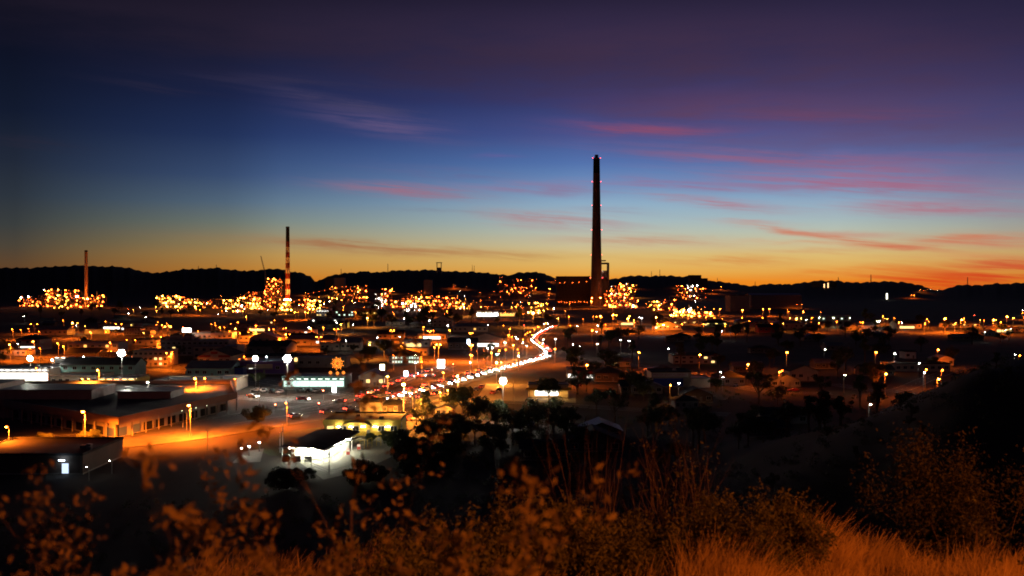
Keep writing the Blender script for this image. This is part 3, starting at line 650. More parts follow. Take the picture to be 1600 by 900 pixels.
TB = [ # town blocks: px0 px1 base top depth wall roof style rows cols lit label
 (60,104,524,515,16,cream,tinroof,'gablex',1,6,0,'long low hall with orange lit wall and pitched roof'),
 (132,163,522,516,12,cream,tinroof,'flat',0,0,0,'narrow orange lit wall building behind dark roofs'),
 (193,218,524,513,14,grey,darkroof,'flat',2,6,0,'grey block with a dark window strip under the roof'),
 (219,235,524,518,12,grey,tinroof,'flat',1,4,0,'low grey wing beside the block with window strip'),
 (208,262,573,549,16,cream,tinroof,'flat',3,7,.12,'three storey cream flats lit orange with dark windows'),
 (251,357,556,533,18,grey,tinroof,'flat',3,13,.05,'long grey office block with rows of dark windows'),
 (78,152,602,589,18,cream,tinroof,'flat',1,7,.2,'cream shop row with orange lit parapet'),
 (290,360,590,575,20,teal,tinroof,'gablex',1,6,0,'pale teal shed with ribbed roof before the gabled hall'),
 (500,530,548,536,14,cream,tinroof,'flat',1,4,.2,'cream low block lit orange, left of a pair'),
 (532,562,548,535,14,cream,tinroof,'gablex',1,4,.2,'cream low block lit orange, right of a pair'),
 (385,447,553,541,30,grey,darkroof,'gablex',1,5,0,'big dark shed roof beyond the twin white floodlights'),
 (635,668,556,546,12,cream,tinroof,'flat',1,5,0,'orange lit wall beyond the motel with lit windows'),
 (562,596,650,629,10,grey,darkroof,'flat',0,0,0,'plain grey box building beside the crossroads'),
 (597,622,648,632,11,clad,darkroof,'hip',1,3,0,'dark hipped building joined beside the grey box building'),
 (680,708,652,638,9,cream,darkroof,'gable',1,3,0,'small pale gabled house by dark trees'),
 (1052,1120,569,556,16,cream,darkroof,'flat',2,6,.05,'long flat hall lit orange right of the dark suburb'),
 (1055,1092,641,626,9,grey,darkroof,'hip',1,4,0,'dim house with two small yellow windows'),
 (1235,1280,596,580,13,cream,darkroof,'gable',1,4,0,'pale gabled house in the dark suburb'),
 (1388,1485,581,569,10,cream,darkroof,'flat',1,9,0,'very long orange lit wall building on the right'),
 (1463,1491,572,561,10,cream,tinroof,'gable',1,3,0,'small gabled house behind the long orange wall'),
 (1415,1432,561,550,9,white,darkroof,'flat',1,2,0,'small pale square building up the right street'),
 (1185,1218,520,511,12,redp,darkroof,'gablex',1,4,0,'red lit low hall with pitched roof'),
 (1340,1366,515,508,12,cream,tinroof,'gablex',1,3,0,'small orange lit hall at the far right street'),
 (1100,1121,560,553,10,redp,darkroof,'flat',1,3,0,'little red lit wall next to the long hall'),
 (560,600,605,588,14,cream,tinroof,'gable',1,4,.5,'gabled building with orange lit wall facing side road'),
 (205,250,540,531,14,cream,darkroof,'flat',1,5,.1,'low flat cream building beyond the cream flats'),
 (300,362,531,521,14,cream,tinroof,'flat',1,8,0,'orange lit long wall behind the office block'),
 (372,440,534,524,16,cream,darkroof,'gablex',1,8,.1,'orange lit warehouse row under a string of lamps'),
 (445,490,536,527,16,clad,darkroof,'gablex',1,4,0,'dark gabled warehouse under a strong orange lamp'),
 (590,630,530,522,14,cream,darkroof,'gablex',1,5,0,'orange lit hall under a twin street lamp'),
 (700,745,546,535,14,clad,darkroof,'gablex',1,5,0,'dark wide house roof before twin lamps'),
 (0,40,556,547,12,cream,darkroof,'flat',1,5,.3,'cream shop block at the left frame edge'),
 (100,150,560,552,18,clad,darkroof,'gablex',0,0,0,'dark wide roof behind the white floodlights'),
 (155,182,560,551,12,clad,tinroof,'flat',1,4,0,'dim clad block left of the dazzling floodlight'),
 (930,975,597,583,14,clad,darkroof,'hip',1,4,0,'dark hipped house right of the red walled shop'),
 (1120,1165,603,590,12,grey,darkroof,'hip',1,4,0,'dark hipped house at the lit street end')]
for t in TB:
    B(t[0],t[1],t[2],t[3],t[4],t[5],t[6],label=t[11],style=t[7],rows=t[8],cols=t[9],lit=t[10],d=None)
# office block towers
for a, b, l in ((265,280,'left'),(287,299,'right')):
    B(a,b,554,524,6,grey,darkroof,'stair_tower','tower',f'{l} plain stair tower rising in front of the office block',door=False)
# red banded gable hall
e, x, d, w, h = B(309,360,572,556,26,cream,darkroof,'gable_hall','hall','pink lit gabled hall with red bands and name board',style='gable',rows=1,cols=5)
for a, b in ((-.48, -.12), (.12, .48)):
    q = MB(); q.box(a*w, b*w, -.12, -.01, h*.86, h*1.06, redp); q.build('red_band', e)
q = MB(); q.box(-.1*w, .1*w, -.15, -.01, h*1.18, h*1.4, redp); q.build('name_board', e)
# bright shopfronts, left
e, x, d, w, h = B(-40,76,597,578,22,white,tinroof,'bright_showroom','shop','blazing white glass fronted showroom at the left edge',shop=(shopW,0.02,.98,.6,4.4),tubes=(panelW,12,5.3),door=False)
fa = MB(); fa.box(-w/2,w/2,-.5,-.06,h-1.4,h+.6,white); fa.build('fascia',e)
B(155,212,606,593,16,yellow,tinroof,'lit_takeaway','shop','yellow and orange lit takeaway shop with bright windows',shop=(litY,0.25,.95,.4,2.7),tubes=(panelY,5,3.6))
B(240,330,611,596,18,cream,tinroof,'shop_row','shop','orange lit shop row with yellow windows',shop=(litY,0.15,.6,.4,2.4))
B(331,369,611,594,18,cream,tinroof,'shop','shop','plain orange lit corner shop with blank side wall')
B(115,146,568,562,10,white,tinroof,'car_yard_office','shop','low white car yard office lit by small white lamps',tubes=(panelW,4,3.2))
B(85,105,568,562,10,white,tinroof,'kiosk','shop','small white lit kiosk beside the car yard office',tubes=(panelW,2,3.2))
# purple shop
e, x, d, w, h = B(360,444,585,566,22,purple,tinroof,'purple_store','shop','purple walled store under two dazzling white floodlights',rows=1,cols=4,lit=.3,litm=litW)
q = MB(); q.box(-.2*w, .28*w, -.12, -.01, h*.5, h*.85, cream); q.build('pale_panel', e)
q = MB(); q.box(-w*.2, w*.3, -3, -.01, h*.45, h*.47, tinroof); q.build('awning', e)
B(364,380,588,575,6,blue,darkroof,'blue_kiosk','kiosk','blue box kiosk before the purple store',door=False)
B(440,540,606,590,16,teal,tinroof,'teal_shop_row','shop','teal white glowing shop row facing the crossroads',shop=(emi('shop_teal', (.7, 1, .85), 1.5),0.03,.97,.5,3.0),tubes=(panelG,9,3.8))
# motel
B(608,655,569,556,14,cream,darkroof,'motel','motel','two storey motel with rows of small lit windows',style='hip',rows=2,cols=11,lit=.75,litm=litG,eave=1.6)
# red shop, orange shop, workshop
B(887,901,592,578,12,cream,tinroof,'shop_wing','shop','pale wing on the left end of the red walled shop',shop=(litW,.05,.95,.5,2.2))
B(902,948,592,580,14,redp,darkroof,'red_shop','shop','red walled shop with low white lit windows',shop=(litW,.3,.98,.4,1.8))
e, x, d, w, h = B(826,888,622,602,8,cream,tinroof,'orange_shop','shop','bright orange lit takeaway with wide awning and white menu windows',door=False)
for i in range(7):
    q = MB(); cx = -w*.3 + i * w * .085; q.box(cx - w*.04, cx + w*.04, -.12, -.01, .9, 3.2, litW); ob = q.build('menu_panel', e); f = MB(); f.box(cx - w*.043, cx + w*.043, -.15, -.01, 3.2, 3.3, steel); f.build('frame', ob)
q = MB(); q.box(-w/2-1, w/2+1, -5, -.01, h-1.2, h-.95, yellow); q.box(-w/2-1, w/2+1, -5.1, -5, h-1.5, h-.5, yellow); q.build('awning', e)
for i in range(5):
    q = MB(); cx = -w/2 + w*(i+.5)/5; q.box(cx-.8, cx+.8, -3.2, -3.0, h-1.33, h-1.21, emi('awning_tube', (1, .5, .1), 90)); q.build('tube_light', e)
for s_ in (-1, 0, 1):
    q = MB(); q.tube((s_*w*.48, -4.8, 0), (s_*w*.48, -4.8, h-1.2), .12, .12, steel); q.build('post', e)
e, x, d, w, h = B(1018,1080,605,582,14,cream,darkroof,'workshop','workshop','workshop with long red lettered sign board above the door',door=False)
q = MB(); q.box(-w*.47, w*.42, -.2, -.01, h*.72, h*.94, white); sb = q.build('sign_board', e)
def text(body, size, loc, m, parent, name='sign_text', ext=.02):
    cu = bpy.data.curves.new(name, 'FONT'); cu.body = body; cu.size = size; cu.extrude = ext; cu.align_x = 'CENTER'; cu.align_y = 'CENTER'
    o = bpy.data.objects.new(name, cu); COL.objects.link(o); dg = bpy.context.evaluated_depsgraph_get(); me = bpy.data.meshes.new_from_object(o.evaluated_get(dg)); bpy.data.objects.remove(o)
    me.materials.clear(); me.materials.append(m); ob = put(name, me, parent, loc); ob.rotation_euler = (rad(90), 0, 0); return ob
t_ = text('MOTOR BODY CLEANING', h*.17, (-w*.025, -.24, h*.83), redp, e); t_.scale = (1.15, 1, 1)
q = MB(); q.box(-w*.45, w*.3, -.1, -.01, .4, h*.6, blue); q.build('roller_door', e)
B(1081,1110,606,592,12,cream,tinroof,'workshop_wing','workshop','low orange wing on the right of the signed workshop',door=False)

# ------------------------------------------------------------------ signs on poles
def box_sign(px, py, wpx, hpx, d, m, label, bodytxt=None):
    x = (px - 800) * d / F; z = CAMZ + (HZ - py) * d / F; w = wpx * d / F; h = hpx * d / F
    e = emp('lit_sign', (x, d, 0)); tag(e, label, 'sign')
    q = MB(); q.tube((0, 0, 0), (0, 0, z - h/2), .18, .15, steel); q.build('post', e)
    q = MB(); q.box(-w/2, w/2, -.15, .15, z - h/2, z + h/2, m); q.build('light_box', e)
    q = MB(); q.box(-w/2 - .1, w/2 + .1, -.17, .17, z + h/2, z + h/2 + .12, steel); q.box(-w/2 - .1, w/2 + .1, -.17, .17, z - h/2 - .12, z - h/2, steel); q.build('frame', e)
sgn = emi('sign_white', (1, .95, .88), 16)
box_sign(291.5,516,13,6,760,sgn,'wide glowing white box sign above the office block')
box_sign(217,552,11,5,600,sgn,'glowing white box sign over the cream flats')
box_sign(689,565,11,6,520,sgn,'upper of two rounded white glowing signs')
box_sign(689,572,11,6,519,sgn,'lower of two rounded white glowing signs')
box_sign(634,584,6,8,470,emi('sign_blue', (.7, .85, 1), 12),'small bluish white sign by the turning road')
box_sign(732,534,4,7,640,emi('sign_blue', (.7, .85, 1), 12),'tall narrow bluish lit panel under twin lamps')
box_sign(597,574,7,9,470,emi('sign_warm', (1, .8, .45), 12),'warm glowing sign on a tall pole beside gabled building')
box_sign(1386,463,2.2,9,2300,emi('tower_glow', (1, .95, .7), 4),'thin pale lit tower on the distant dark hill')  # a lit tower, not a sign: the light on it is put in as glow
box_sign(1288,447,1.6,7,2950,emi('strip_lit', (1, .5, .2), 3),'left of two glowing vertical strips on the far hill')
box_sign(1294,446,1.6,8,2950,emi('strip_lit', (1, .5, .2), 3),'right of two glowing vertical strips on the far hill')
box_sign(415,672,9,14,300,grey,'unlit grey panel sign on a post near the forecourt')
box_sign(522,609,6,8,400,sgn,'small white upright sign by the crossroads traffic')
# starburst decoration
d = 430; x = (527 - 800) * d / F; z = CAMZ + (HZ - 568) * d / F
e = emp('starburst_sign', (x, d, 0)); tag(e, 'round orange starburst light sign with many spokes over the shops', 'sign')
q = MB(); q.tube((0, .2, 0), (0, .2, z), .15, .12, steel); q.build('post', e)
sbm = emi('starburst_bulb', (1, .25, .02), 16); bm_ = MB(); bm_.octa((0, 0, 0), .11, sbm); bme = bm_.mesh('bulb')
for i in range(18):
    a = 2 * math.pi * i / 18; rr = 2.7 if i % 2 else 2.1
    q = MB(); q.tube((0, 0, z), (math.cos(a) * rr, 0, z + math.sin(a) * rr), .04, .04, sbm if False else emi('neon_orange', (1, .2, .015), 1.2), 4); sp = q.build('spoke', e)
    for t in (.45, .75, 1.0): put('bulb', bme, sp, (math.cos(a) * rr * t, -.1, z + math.sin(a) * rr * t))
for dx, dz in ((-3, -4), (0, -4.2), (2.6, -4)):
    q = MB(); q.lathe([(.1, -.75), (.6, -.4), (.75, 0), (.6, .4), (.1, .75)], emi('globe_orange', (1, .25, .03), 1.6), 12, (dx, 0, z + dz)); q.build('globe', e)

# traffic lights
def traffic(px, py, col, label):
    x, y, z = hit(px, py, 3.6); e = emp('traffic_light', (x, y, 0)); tag(e, label, 'traffic light', 'traffic lights at the crossroads')
    q = MB(); q.tube((0, 0, 0), (0, 0, 4), .08, .07, steel); q.build('post', e); q = MB(); q.box(-.2, .2, -.2, .1, 3.1, 4.2, blackm); q.build('housing', e)
    for i, k in enumerate('gyr'):
        q = MB(); q.tube((0, -.2, 3.3 + i * .35), (0, -.26, 3.3 + i * .35), .17, .17, emi('signal_' + k, COLS[k], 180) if k == col else blackm, 8); q.build('lens', e)
for i, (a, b, k, l) in enumerate([(430,634,'r','red traffic light nearest the grey road median'),(505,612,'r','red traffic light in front of teal shops'),(641,621,'r','red traffic light beside the queue of headlights'),
    (650,614,'r','red traffic light just behind the headlight queue'),(675,579,'r','red traffic light under the rounded white signs'),(708,570,'r','red traffic light on the upper side road'),(498,632,'r','dark red traffic light at mid crossroads'),(575,615,'r','red traffic light at the red taillight lane')]): traffic(a, b, k, l)

# ------------------------------------------------------------------ cars
def car_proto(bodym, tail):
    e = emp('parked_car' if False else 'car', (0, -500, 0)); L_, Wd = 4.4, 1.76
    prof = [(-2.2,.35),(-2.2,.75),(-1.5,.88),(-.9,.95),(-.25,1.42),(1.1,1.45),(1.75,1.0),(2.15,.92),(2.2,.4)]   # -x = nose
    q = MB(); n = len(prof)
    for s in (-1, 1):
        for x, z in prof:
            ins = .16 if z > 1.1 else 0; q.v.append((x, s * (Wd/2 - ins), z))
    k = q.mi(bodym)
    for i in range(n): j = (i + 1) % n; q.f.append((i, j, n + j, n + i)); q.m.append(k)
    q.f.append(tuple(range(n))); q.m.append(k); q.f.append(tuple(n + i for i in reversed(range(n)))); q.m.append(k)
    q.build('body', e)
    q = MB(); q.poly([(-.92,-.72,.99),(-.92,.72,.99),(-.3,.62,1.4),(-.3,.62,1.4),(-.3,-.62,1.4)][:3] + [(-.3,-.62,1.4)], glass); q.v = [(x - .02, y, z + .02) for x, y, z in q.v]; q.build('windscreen', e)
    q = MB(); q.poly([(1.15,-.62,1.42),(1.15,.62,1.42),(1.74,.72,1.03),(1.74,-.72,1.03)], glass); q.v = [(x + .02, y, z + .02) for x, y, z in q.v]; q.build('rear_window', e)
    for s in (-1, 1):
        q = MB(); q.poly([(-.6,s*.86,1.02),(1.4,s*.86,1.04),(1.0,s*.75,1.36),(-.2,s*.75,1.36)], glass); q.build('side_window', e)
        for x in (-1.35, 1.35):
            q = MB(); q.tube((x, s*.62, .33), (x, s*.9, .33), .33, .33, tyre, 10); wl = q.build('wheel', e); q = MB(); q.tube((x, s*.9, .33), (x, s*.92, .33), .19, .19, tinroof, 8); q.build('rim', wl)
        q = MB(); q.box(-2.27, -2.2, s*.62-.16, s*.62+.16, .56, .74, emi('headlight', (1, .86, .62), 0 if tail == 'off' else 170)); q.build('headlight', e)
        q = MB(); q.box(2.2, 2.27, s*.65-.16, s*.65+.16, .62, .8, emi('taillight', (1, .04, .015), 40) if tail != 'off' else redp); q.build('taillight', e)
    q = MB(); q.box(-2.24, -2.19, -.3, .3, .4, .52, white); q.build('number_plate', e)
    return e
offh = MATS.get('headlight')
paints = [mat('car_white', (.7,.7,.7), .3, .02, 1), mat('car_silver', (.4,.4,.42), .3, .02, 1, metal=.5), mat('car_red', (.35,.03,.03), .3, .02, 1), mat('car_blue', (.05,.09,.3), .3, .02, 1), mat('car_black', (.03,.03,.03), .25, .02, 1)]
pnames = ['white', 'silver', 'red', 'blue', 'black']
emi('headlight_off', (0, 0, 0), 0)
protos = [car_proto(p, 'on') for p in paints]
def offcar(p):
    hl = MATS.pop('headlight'); e = car_proto(p, 'off'); MATS['headlight'] = hl; return e
protos_off = [offcar(p) for p in paints]
used = set()
def tree_copy(o, parent=None):
    c_ = o.copy(); COL.objects.link(c_)
    if parent is not None: c_.parent = parent
    for ch in CH.get(o.name, ()): tree_copy(ch, c_)
    return c_
CH = {}
for o in COL.objects:
    if o.parent: CH.setdefault(o.parent.name, []).append(o)
def place_car(x, y, ang, i, on=True, what=None):
    pr = (protos if on else protos_off)[i]; key = (on, i)
    if key not in used: used.add(key); e = pr
    else: e = tree_copy(pr)
    e.location = (x, y, 0.06); e.rotation_euler = (0, 0, ang)
    tag(e, cat='car', group='cars driving with lights on' if on else 'parked cars', auto=what or (f"{pnames[i]} car driving with lights on" if on else f"parked {pnames[i]} car with lights off"))
def along(line, off, t0, t1, step, toward):
    ln = offs(line, off); acc = 0; nxt = t0; tot = sum(math.dist(ln[i], ln[i+1]) for i in range(len(ln)-1)); t1 = min(t1, tot)
    for i in range(len(ln) - 1):
        a, b = ln[i], ln[i+1]; l = math.dist(a, b)
        while nxt <= acc + l and nxt <= t1:
            f = (nxt - acc) / l; x = a[0] + (b[0]-a[0]) * f; y = a[1] + (b[1]-a[1]) * f; dr = math.atan2(b[1]-a[1], b[0]-a[0])
            # car nose is -x; toward=True: driving back along the line (towards its start)
            place_car(x, y, dr if toward else dr + math.pi, R.randrange(5)); nxt += step * R.uniform(.85, 1.2)
        acc += l
along(r_high, -2.0, 6, 400, 6.3, True); along(r_high, -5.3, 40, 400, 9.5, True); along(r_high, 3.6, 30, 200, 17, False)
along(r_far, 1.6, 5, 400, 13, True); along(r_far, -1.6, 40, 400, 16, False)
along(r_cross, -1.6, 70, 300, 20, True); along(r_cross, 1.6, 30, 220, 26, False)
along(r_side, -1.6, 40, 150, 12, False)
along(r_main, -6, 100, 225, 12, False)
for px, py in [(655,590),(664,588),(672,589),(660,586)]: x, y = G(px, py); place_car(x, y, 0.1, R.randrange(5), True)
for i, (px, py) in enumerate([(125,603),(134,603),(143,603),(120,571),(128,571),(137,571),(146,571),(400,612),(412,613),(424,614),(437,615),(470,612),(482,613),(494,613),(640,657),(655,657),(548,604),(556,606),(830,667),(1150,604),(1240,612),(840,600),(848,604),(905,604),(780,612),(770,616),(700,640),(752,607),(744,611)]):
    x, y = G(px, py); place_car(x, y, R.choice([0, 1.57, 1.4]), R.randrange(5), False)

# ------------------------------------------------------------------ shopping centre (dark, near left)
e = emp('shopping_centre', (-114, 286, 0)); tag(e, 'long dark shopping centre with pale fascia beside the near road', 'shopping centre')
ft = [(0,0),(15,61),(2,100),(-100,100),(-118,55),(-51,42)]
q = MB(); n = len(ft)
for i in range(n):
    a, b = ft[i], ft[(i+1) % n]; q.poly([(*a, 0), (*b, 0), (*b, 4.2), (*a, 4.2)], grey)
q.build('wall', e)
q = MB(); q.poly([(*p, 5.2) for p in ft], darkroof); q.build('roof', e)
cx_ = sum(p[0] for p in ft) / n; cy_ = sum(p[1] for p in ft) / n
def outs(p, k): v = Vector((p[0] - cx_, p[1] - cy_)); v = v.normalized() * k; return (p[0] + v.x, p[1] + v.y)
fasc = mat('fascia_cream', (0.3, 0.22, 0.17), .7, .1, .3)
for i in range(n):
    a, b = ft[i], ft[(i+1) % n]; ao, bo = outs(a, 3.2), outs(b, 3.2); q = MB()
    q.poly([(*ao, 4.2), (*bo, 4.2), (*bo, 6.4), (*ao, 6.4)], fasc); q.poly([(*a, 4.203), (*b, 4.203), (*bo, 4.203), (*ao, 4.203)], grey)
    ai, bi = outs(a, 2.8), outs(b, 2.8); q.poly([(*ao, 6.4), (*bo, 6.4), (*bi, 6.4), (*ai, 6.4)], fasc); q.poly([(*ai, 5.2), (*bi, 5.2), (*bi, 6.4), (*ai, 6.4)], fasc); q.poly([(*ai, 5.21), (*bi, 5.21), (*b, 5.21), (*a, 5.21)], darkroof)
    q.build('fascia', e)
    ln = math.dist(a, b); m_ = int(ln / 6)
    if i in (0, 5):
        for j in range(m_ + 1):
            f = j / m_; px_ = ao[0] + (bo[0]-ao[0]) * f; py_ = ao[1] + (bo[1]-ao[1]) * f; v = Vector((cx_ - px_, cy_ - py_)).normalized() * .3
            q = MB(); q.box(px_ + v.x - .15, px_ + v.x + .15, py_ + v.y - .15, py_ + v.y + .15, 0, 4.2, grey); q.build('post', e)
        for j in range(m_):
            f0, f1 = (j + .15) / m_, (j + .85) / m_; A = [a[0] + (b[0]-a[0]) * f0, a[1] + (b[1]-a[1]) * f0]; Bq = [a[0] + (b[0]-a[0]) * f1, a[1] + (b[1]-a[1]) * f1]
            A, Bq = outs(A, .05), outs(Bq, .05); lit_ = (i == 0 and j in (0, 1)) or (i == 5 and j == m_ - 1)
            q = MB(); q.poly([(*A, .3), (*Bq, .3), (*Bq, 2.7), (*A, 2.7)], emi('shop_dim_green', (.55, .6, .2), .09) if lit_ else glass); q.build('shop_window', e)
for x0, x1, y0, y1, z1 in ((-60,-28,50,70,8.2),(-20,-2,52,66,7.4),(-95,-70,70,90,8)):
    q = MB(); q.box(x0, x1, y0, y1, 5.22, z1, grey); q.box(x0 - .4, x1 + .4, y0 - .4, y1 + .4, z1, z1 + .3, tinroof); q.build('roof_house', e)
for j in range(5):
    q = MB(); ax = -45 + j * 9; q.box(ax, ax + 2.2, 76, 78, 5.2, 6.6, tinroof); q.build('roof_unit', e)
for j, (fx) in enumerate((.5, .62, .72)):
    A = outs((15 * fx, 61 * fx), 2.0); q = MB(); q.box(A[0]-.3, A[0]+.3, A[1]-.1, A[1]+.1, 4.0, 4.12, emi('soffit_light', (.9, 1, .6), 12)); q.build('soffit_light', e)
# dark hall lower left with lit window
e, x, d, w, h = B(-60,128,742,712,24,clad,darkroof,'dark_hall','hall','dark low hall at lower left with one cold lit doorway',door=False)
q = MB(); cx = (100 - 34) * d / F; q.box(w/2 - (128-106)*d/F, w/2 - (128-96)*d/F, -.1, -.01, .3, 2.6, emi('cold_door', (.6, .75, 1), 1.4)); q.build('doorway', e)
q = MB(); q.box(w/2 - (128-103)*d/F, w/2 - (128-94)*d/F, -1.2, -.9, 3.4, 3.6, emi('cold_lamp', (.7, .85, 1), 12)); q.build('wall_light', e)

FP = []
for o in COL.objects:
    if o.parent is None and o.type == 'EMPTY' and o.get('category') in ('building', 'shop', 'hall', 'tower', 'motel', 'kiosk', 'shopping centre', 'workshop', 'sign', 'shed'): FP.append((o.location.x, o.location.y))
rc = random.Random(77); nb_ = 0
for (a, b), (c0, c1), n in [((-10,545),(504,598),60),((560,840),(506,560),24),((870,1600),(508,520),12)]:
    for i in range(n):
        px = rc.uniform(a, b); py = rc.uniform(c0, c1); x, y, z = hit(px, py, 0); wm = rc.uniform(14, 34); dm = rc.uniform(12, 20); hm = rc.choice((3.5, 4, 4.5, 5, 7))
        if any(abs(x - q[0]) < wm / 2 + 13 and abs(y - q[1]) < 22 for q in FP): continue
        if any(min((x-p[0])**2 + (y + dm/2 - p[1])**2 for p in ln) < (wm * .5 + 9) ** 2 for ln in ROADS.values()): continue
        if 360 < px < 545 and py > 586: continue
        FP.append((x, y)); wl = rc.choice([cream, grey, white, cream, teal]); wp = wm / 2 * F / y
        sh = rc.random(); st_ = rc.choice(['flat', 'flat', 'gablex', 'gable', 'hip'])
        B(px - wp, px + wp, py, py - hm * F / y, dm, wl, rc.choice([darkroof, tinroof, tinroof]), 'building', 'building', style=st_, rows=2 if hm > 6 else 1, cols=max(3, int(wm / 4)), lit=.15, litm=rc.choice([litY, litW, litO]),
          shop=(litY, .1, .7, .4, 2.5) if sh < .2 else (litW, .2, .8, .4, 2.5) if sh < .3 else None, tubes=(panelY, 3, 3.2) if .3 < sh < .42 else None, d=None,
          auto=f"{'two storey' if hm > 6 else 'low'} {'cream' if wl is cream else 'grey' if wl is grey else 'white' if wl is white else 'teal'} {'flat roofed' if st_ == 'flat' else 'gabled' if 'gable' in st_ else 'hip roofed'} block"); nb_ += 1
# ------------------------------------------------------------------ petrol station and yellow restaurant
e, x, d, w, h = B(506,625,683,659,18,yellow,darkroof,'yellow_restaurant','restaurant','yellow walled restaurant with dark flat roof beside the petrol station',rows=1,cols=6,lit=.2,door=True)
q = MB()
for i in range(8):
    a0 = math.pi * i / 8; a1 = math.pi * (i + 1) / 8; X0 = w*-.06
    q.poly([(X0 - 4.5 * math.cos(a0), -4, 3.2 + 1.6 * math.sin(a0)), (X0 - 4.5 * math.cos(a1), -4, 3.2 + 1.6 * math.sin(a1)), (X0 - 4.5 * math.cos(a1), -.01, 3.2 + 1.6 * math.sin(a1)), (X0 - 4.5 * math.cos(a0), -.01, 3.2 + 1.6 * math.sin(a0))], tinroof)
q.build('entrance_arch', e)
for i in range(5):
    q = MB(); cx = -w*.3 + i * w * .16; q.box(cx - .6, cx + .6, -1.0, -.85, 3.0, 3.12, emi('soffit_warm', (1, .85, .5), 110)); q.build('wall_light', e)
q = MB(); q.box(-w/2 - .25, w/2 + .25, -.3, -.16, h - .9, h + .6, yellow); q.build('fascia', e)
e = emp('petrol_station', (-48, 250, 0), rad(-14)); tag(e, 'white glowing petrol station kiosk under a dark sloping canopy', 'petrol station')
q = MB(); q.box(-8, 0, .5, 18, 0, 3.0, white); q.build('wall', e)
q = MB(); n = 8
for i in range(n):
    f0, f1 = i / n, (i + 1) / n; za = 3.9 + .5 * math.sin(f0 * 3.1); zb_ = 3.9 + .5 * math.sin(f1 * 3.1)
    xa, xb = 2.2 - 12.5 * f0, 2.2 - 12.5 * f1
    q.poly([(xa, -3.2, za - .5), (xb, -3.2, zb_ - .5), (xb, 20, zb_ + .6), (xa, 20, za + .6)], darkroof)
    q.poly([(xa, -3.2, za - .78), (xb, -3.2, zb_ - .78), (xb, 20, zb_ + .32), (xa, 20, za + .32)], white)
q.build('canopy', e)
q = MB(); q.box(2.15, 2.3, -3.2, 20, 3.0, 3.35, tinroof); q.build('canopy_edge', e)
for yy in (-2.5, 3, 9, 15): 
    for xx in (1.9, -9.4):
        q = MB(); q.tube((xx, yy, 0), (xx, yy, 3.2 + (yy > 5) * .4), .1, .1, white); q.build('post', e)
for i, yy in enumerate((-1.8, 2, 6, 10, 14)):
    q = MB(); q.box(.3, 1.7, yy, yy + .3, 3.06, 3.16, emi('canopy_tube', (1, 1, .76), 330)); q.build('tube_light', e)
for xx in (-2, -5, -8):
    q = MB(); q.box(xx, xx + 1.4, -1.8, -1.5, 3.1, 3.2, emi('canopy_tube', (1, 1, .76), 330)); q.build('tube_light', e)
pm_ = MB(); pm_.box(-.04, .04, -1.1, 1.1, .15, 2.8, mat('panel_white', (.8, .8, .78), .4, .03, 1)); pme_ = pm_.mesh('panel')
for i in range(7): put('panel', pme_, e, (.05, 1.8 + i * 2.35, 0))
for i in range(3):
    q = MB(); q.box(-7.6 + i * 2.5, -5.3 + i * 2.5, .38, .48, .2, 2.8, white); q.build('panel', e)
for i in range(3):
    q = MB(); q.box(-9.2 + i * 3, -7.2 + i * 3, -2.9, -2.6, 0, 1.5, grey); q.build('screen_wall', e)
def fuel(x, y, l):
    e = emp('fuel_pump', (x, y, 0), .2); tag(e, l, 'fuel pump', 'fuel pumps on the forecourt'); q = MB(); q.box(-.45, .45, -.25, .25, 0, 1.6, redp); q.box(-.4, .4, -.26, -.251, .9, 1.5, white); q.build('cabinet', e); q = MB(); q.box(-.8, .8, -.6, .6, 0, .14, conc); q.build('plinth', e)
    q = MB(); q.tube((.5, 0, 1.3), (.6, -.2, .6), .03, .03, tyre, 5); q.build('hose', e)
for i, (a, b, l) in enumerate([(-42.5, 258, 'fuel pump nearest the camera right of white kiosk'), (-41, 266, 'fuel pump farther back right of white kiosk')]): fuel(a, b, l)
# bollard lights, poles, fence, railings
def bollard(px, py, l):
    x, y = G(px, py); e = emp('bollard_light', (x, y, 0)); tag(e, l, 'bollard light', 'bollard lights by the verge'); q = MB(); q.tube((0,0,0),(0,0,2.2),.15,.12,grey,8); q.build('post', e); q = MB(); q.octa((0,0,2.45),.24,emi('bollard_white',(1,.95,.85),220),.6); q.build('bulb', e); q = MB(); q.tube((0,0,2.6),(0,0,2.68),.4,.3,steel,8); q.build('cap', e)
bollard(377,716,'white lit bollard lamp at the left end of the verge'); bollard(405,706,'white lit bollard lamp beside orange marker'); bollard(389,713,'white lit bollard lamp between the other two')
def pole(px, pyb, pyt, m, l):
    x, y = G(px, pyb); h = (pyb - pyt) * y / F; e = emp('utility_pole', (x, y, 0)); tag(e, l, 'pole', 'slim poles near the crossroads'); q = MB(); q.tube((0,0,0),(0,0,h),.12,.1,m,8); q.build('shaft', e); q = MB(); q.box(-.25,.25,-.1,.1,h*.72,h*.75,steel); q.build('bracket', e)
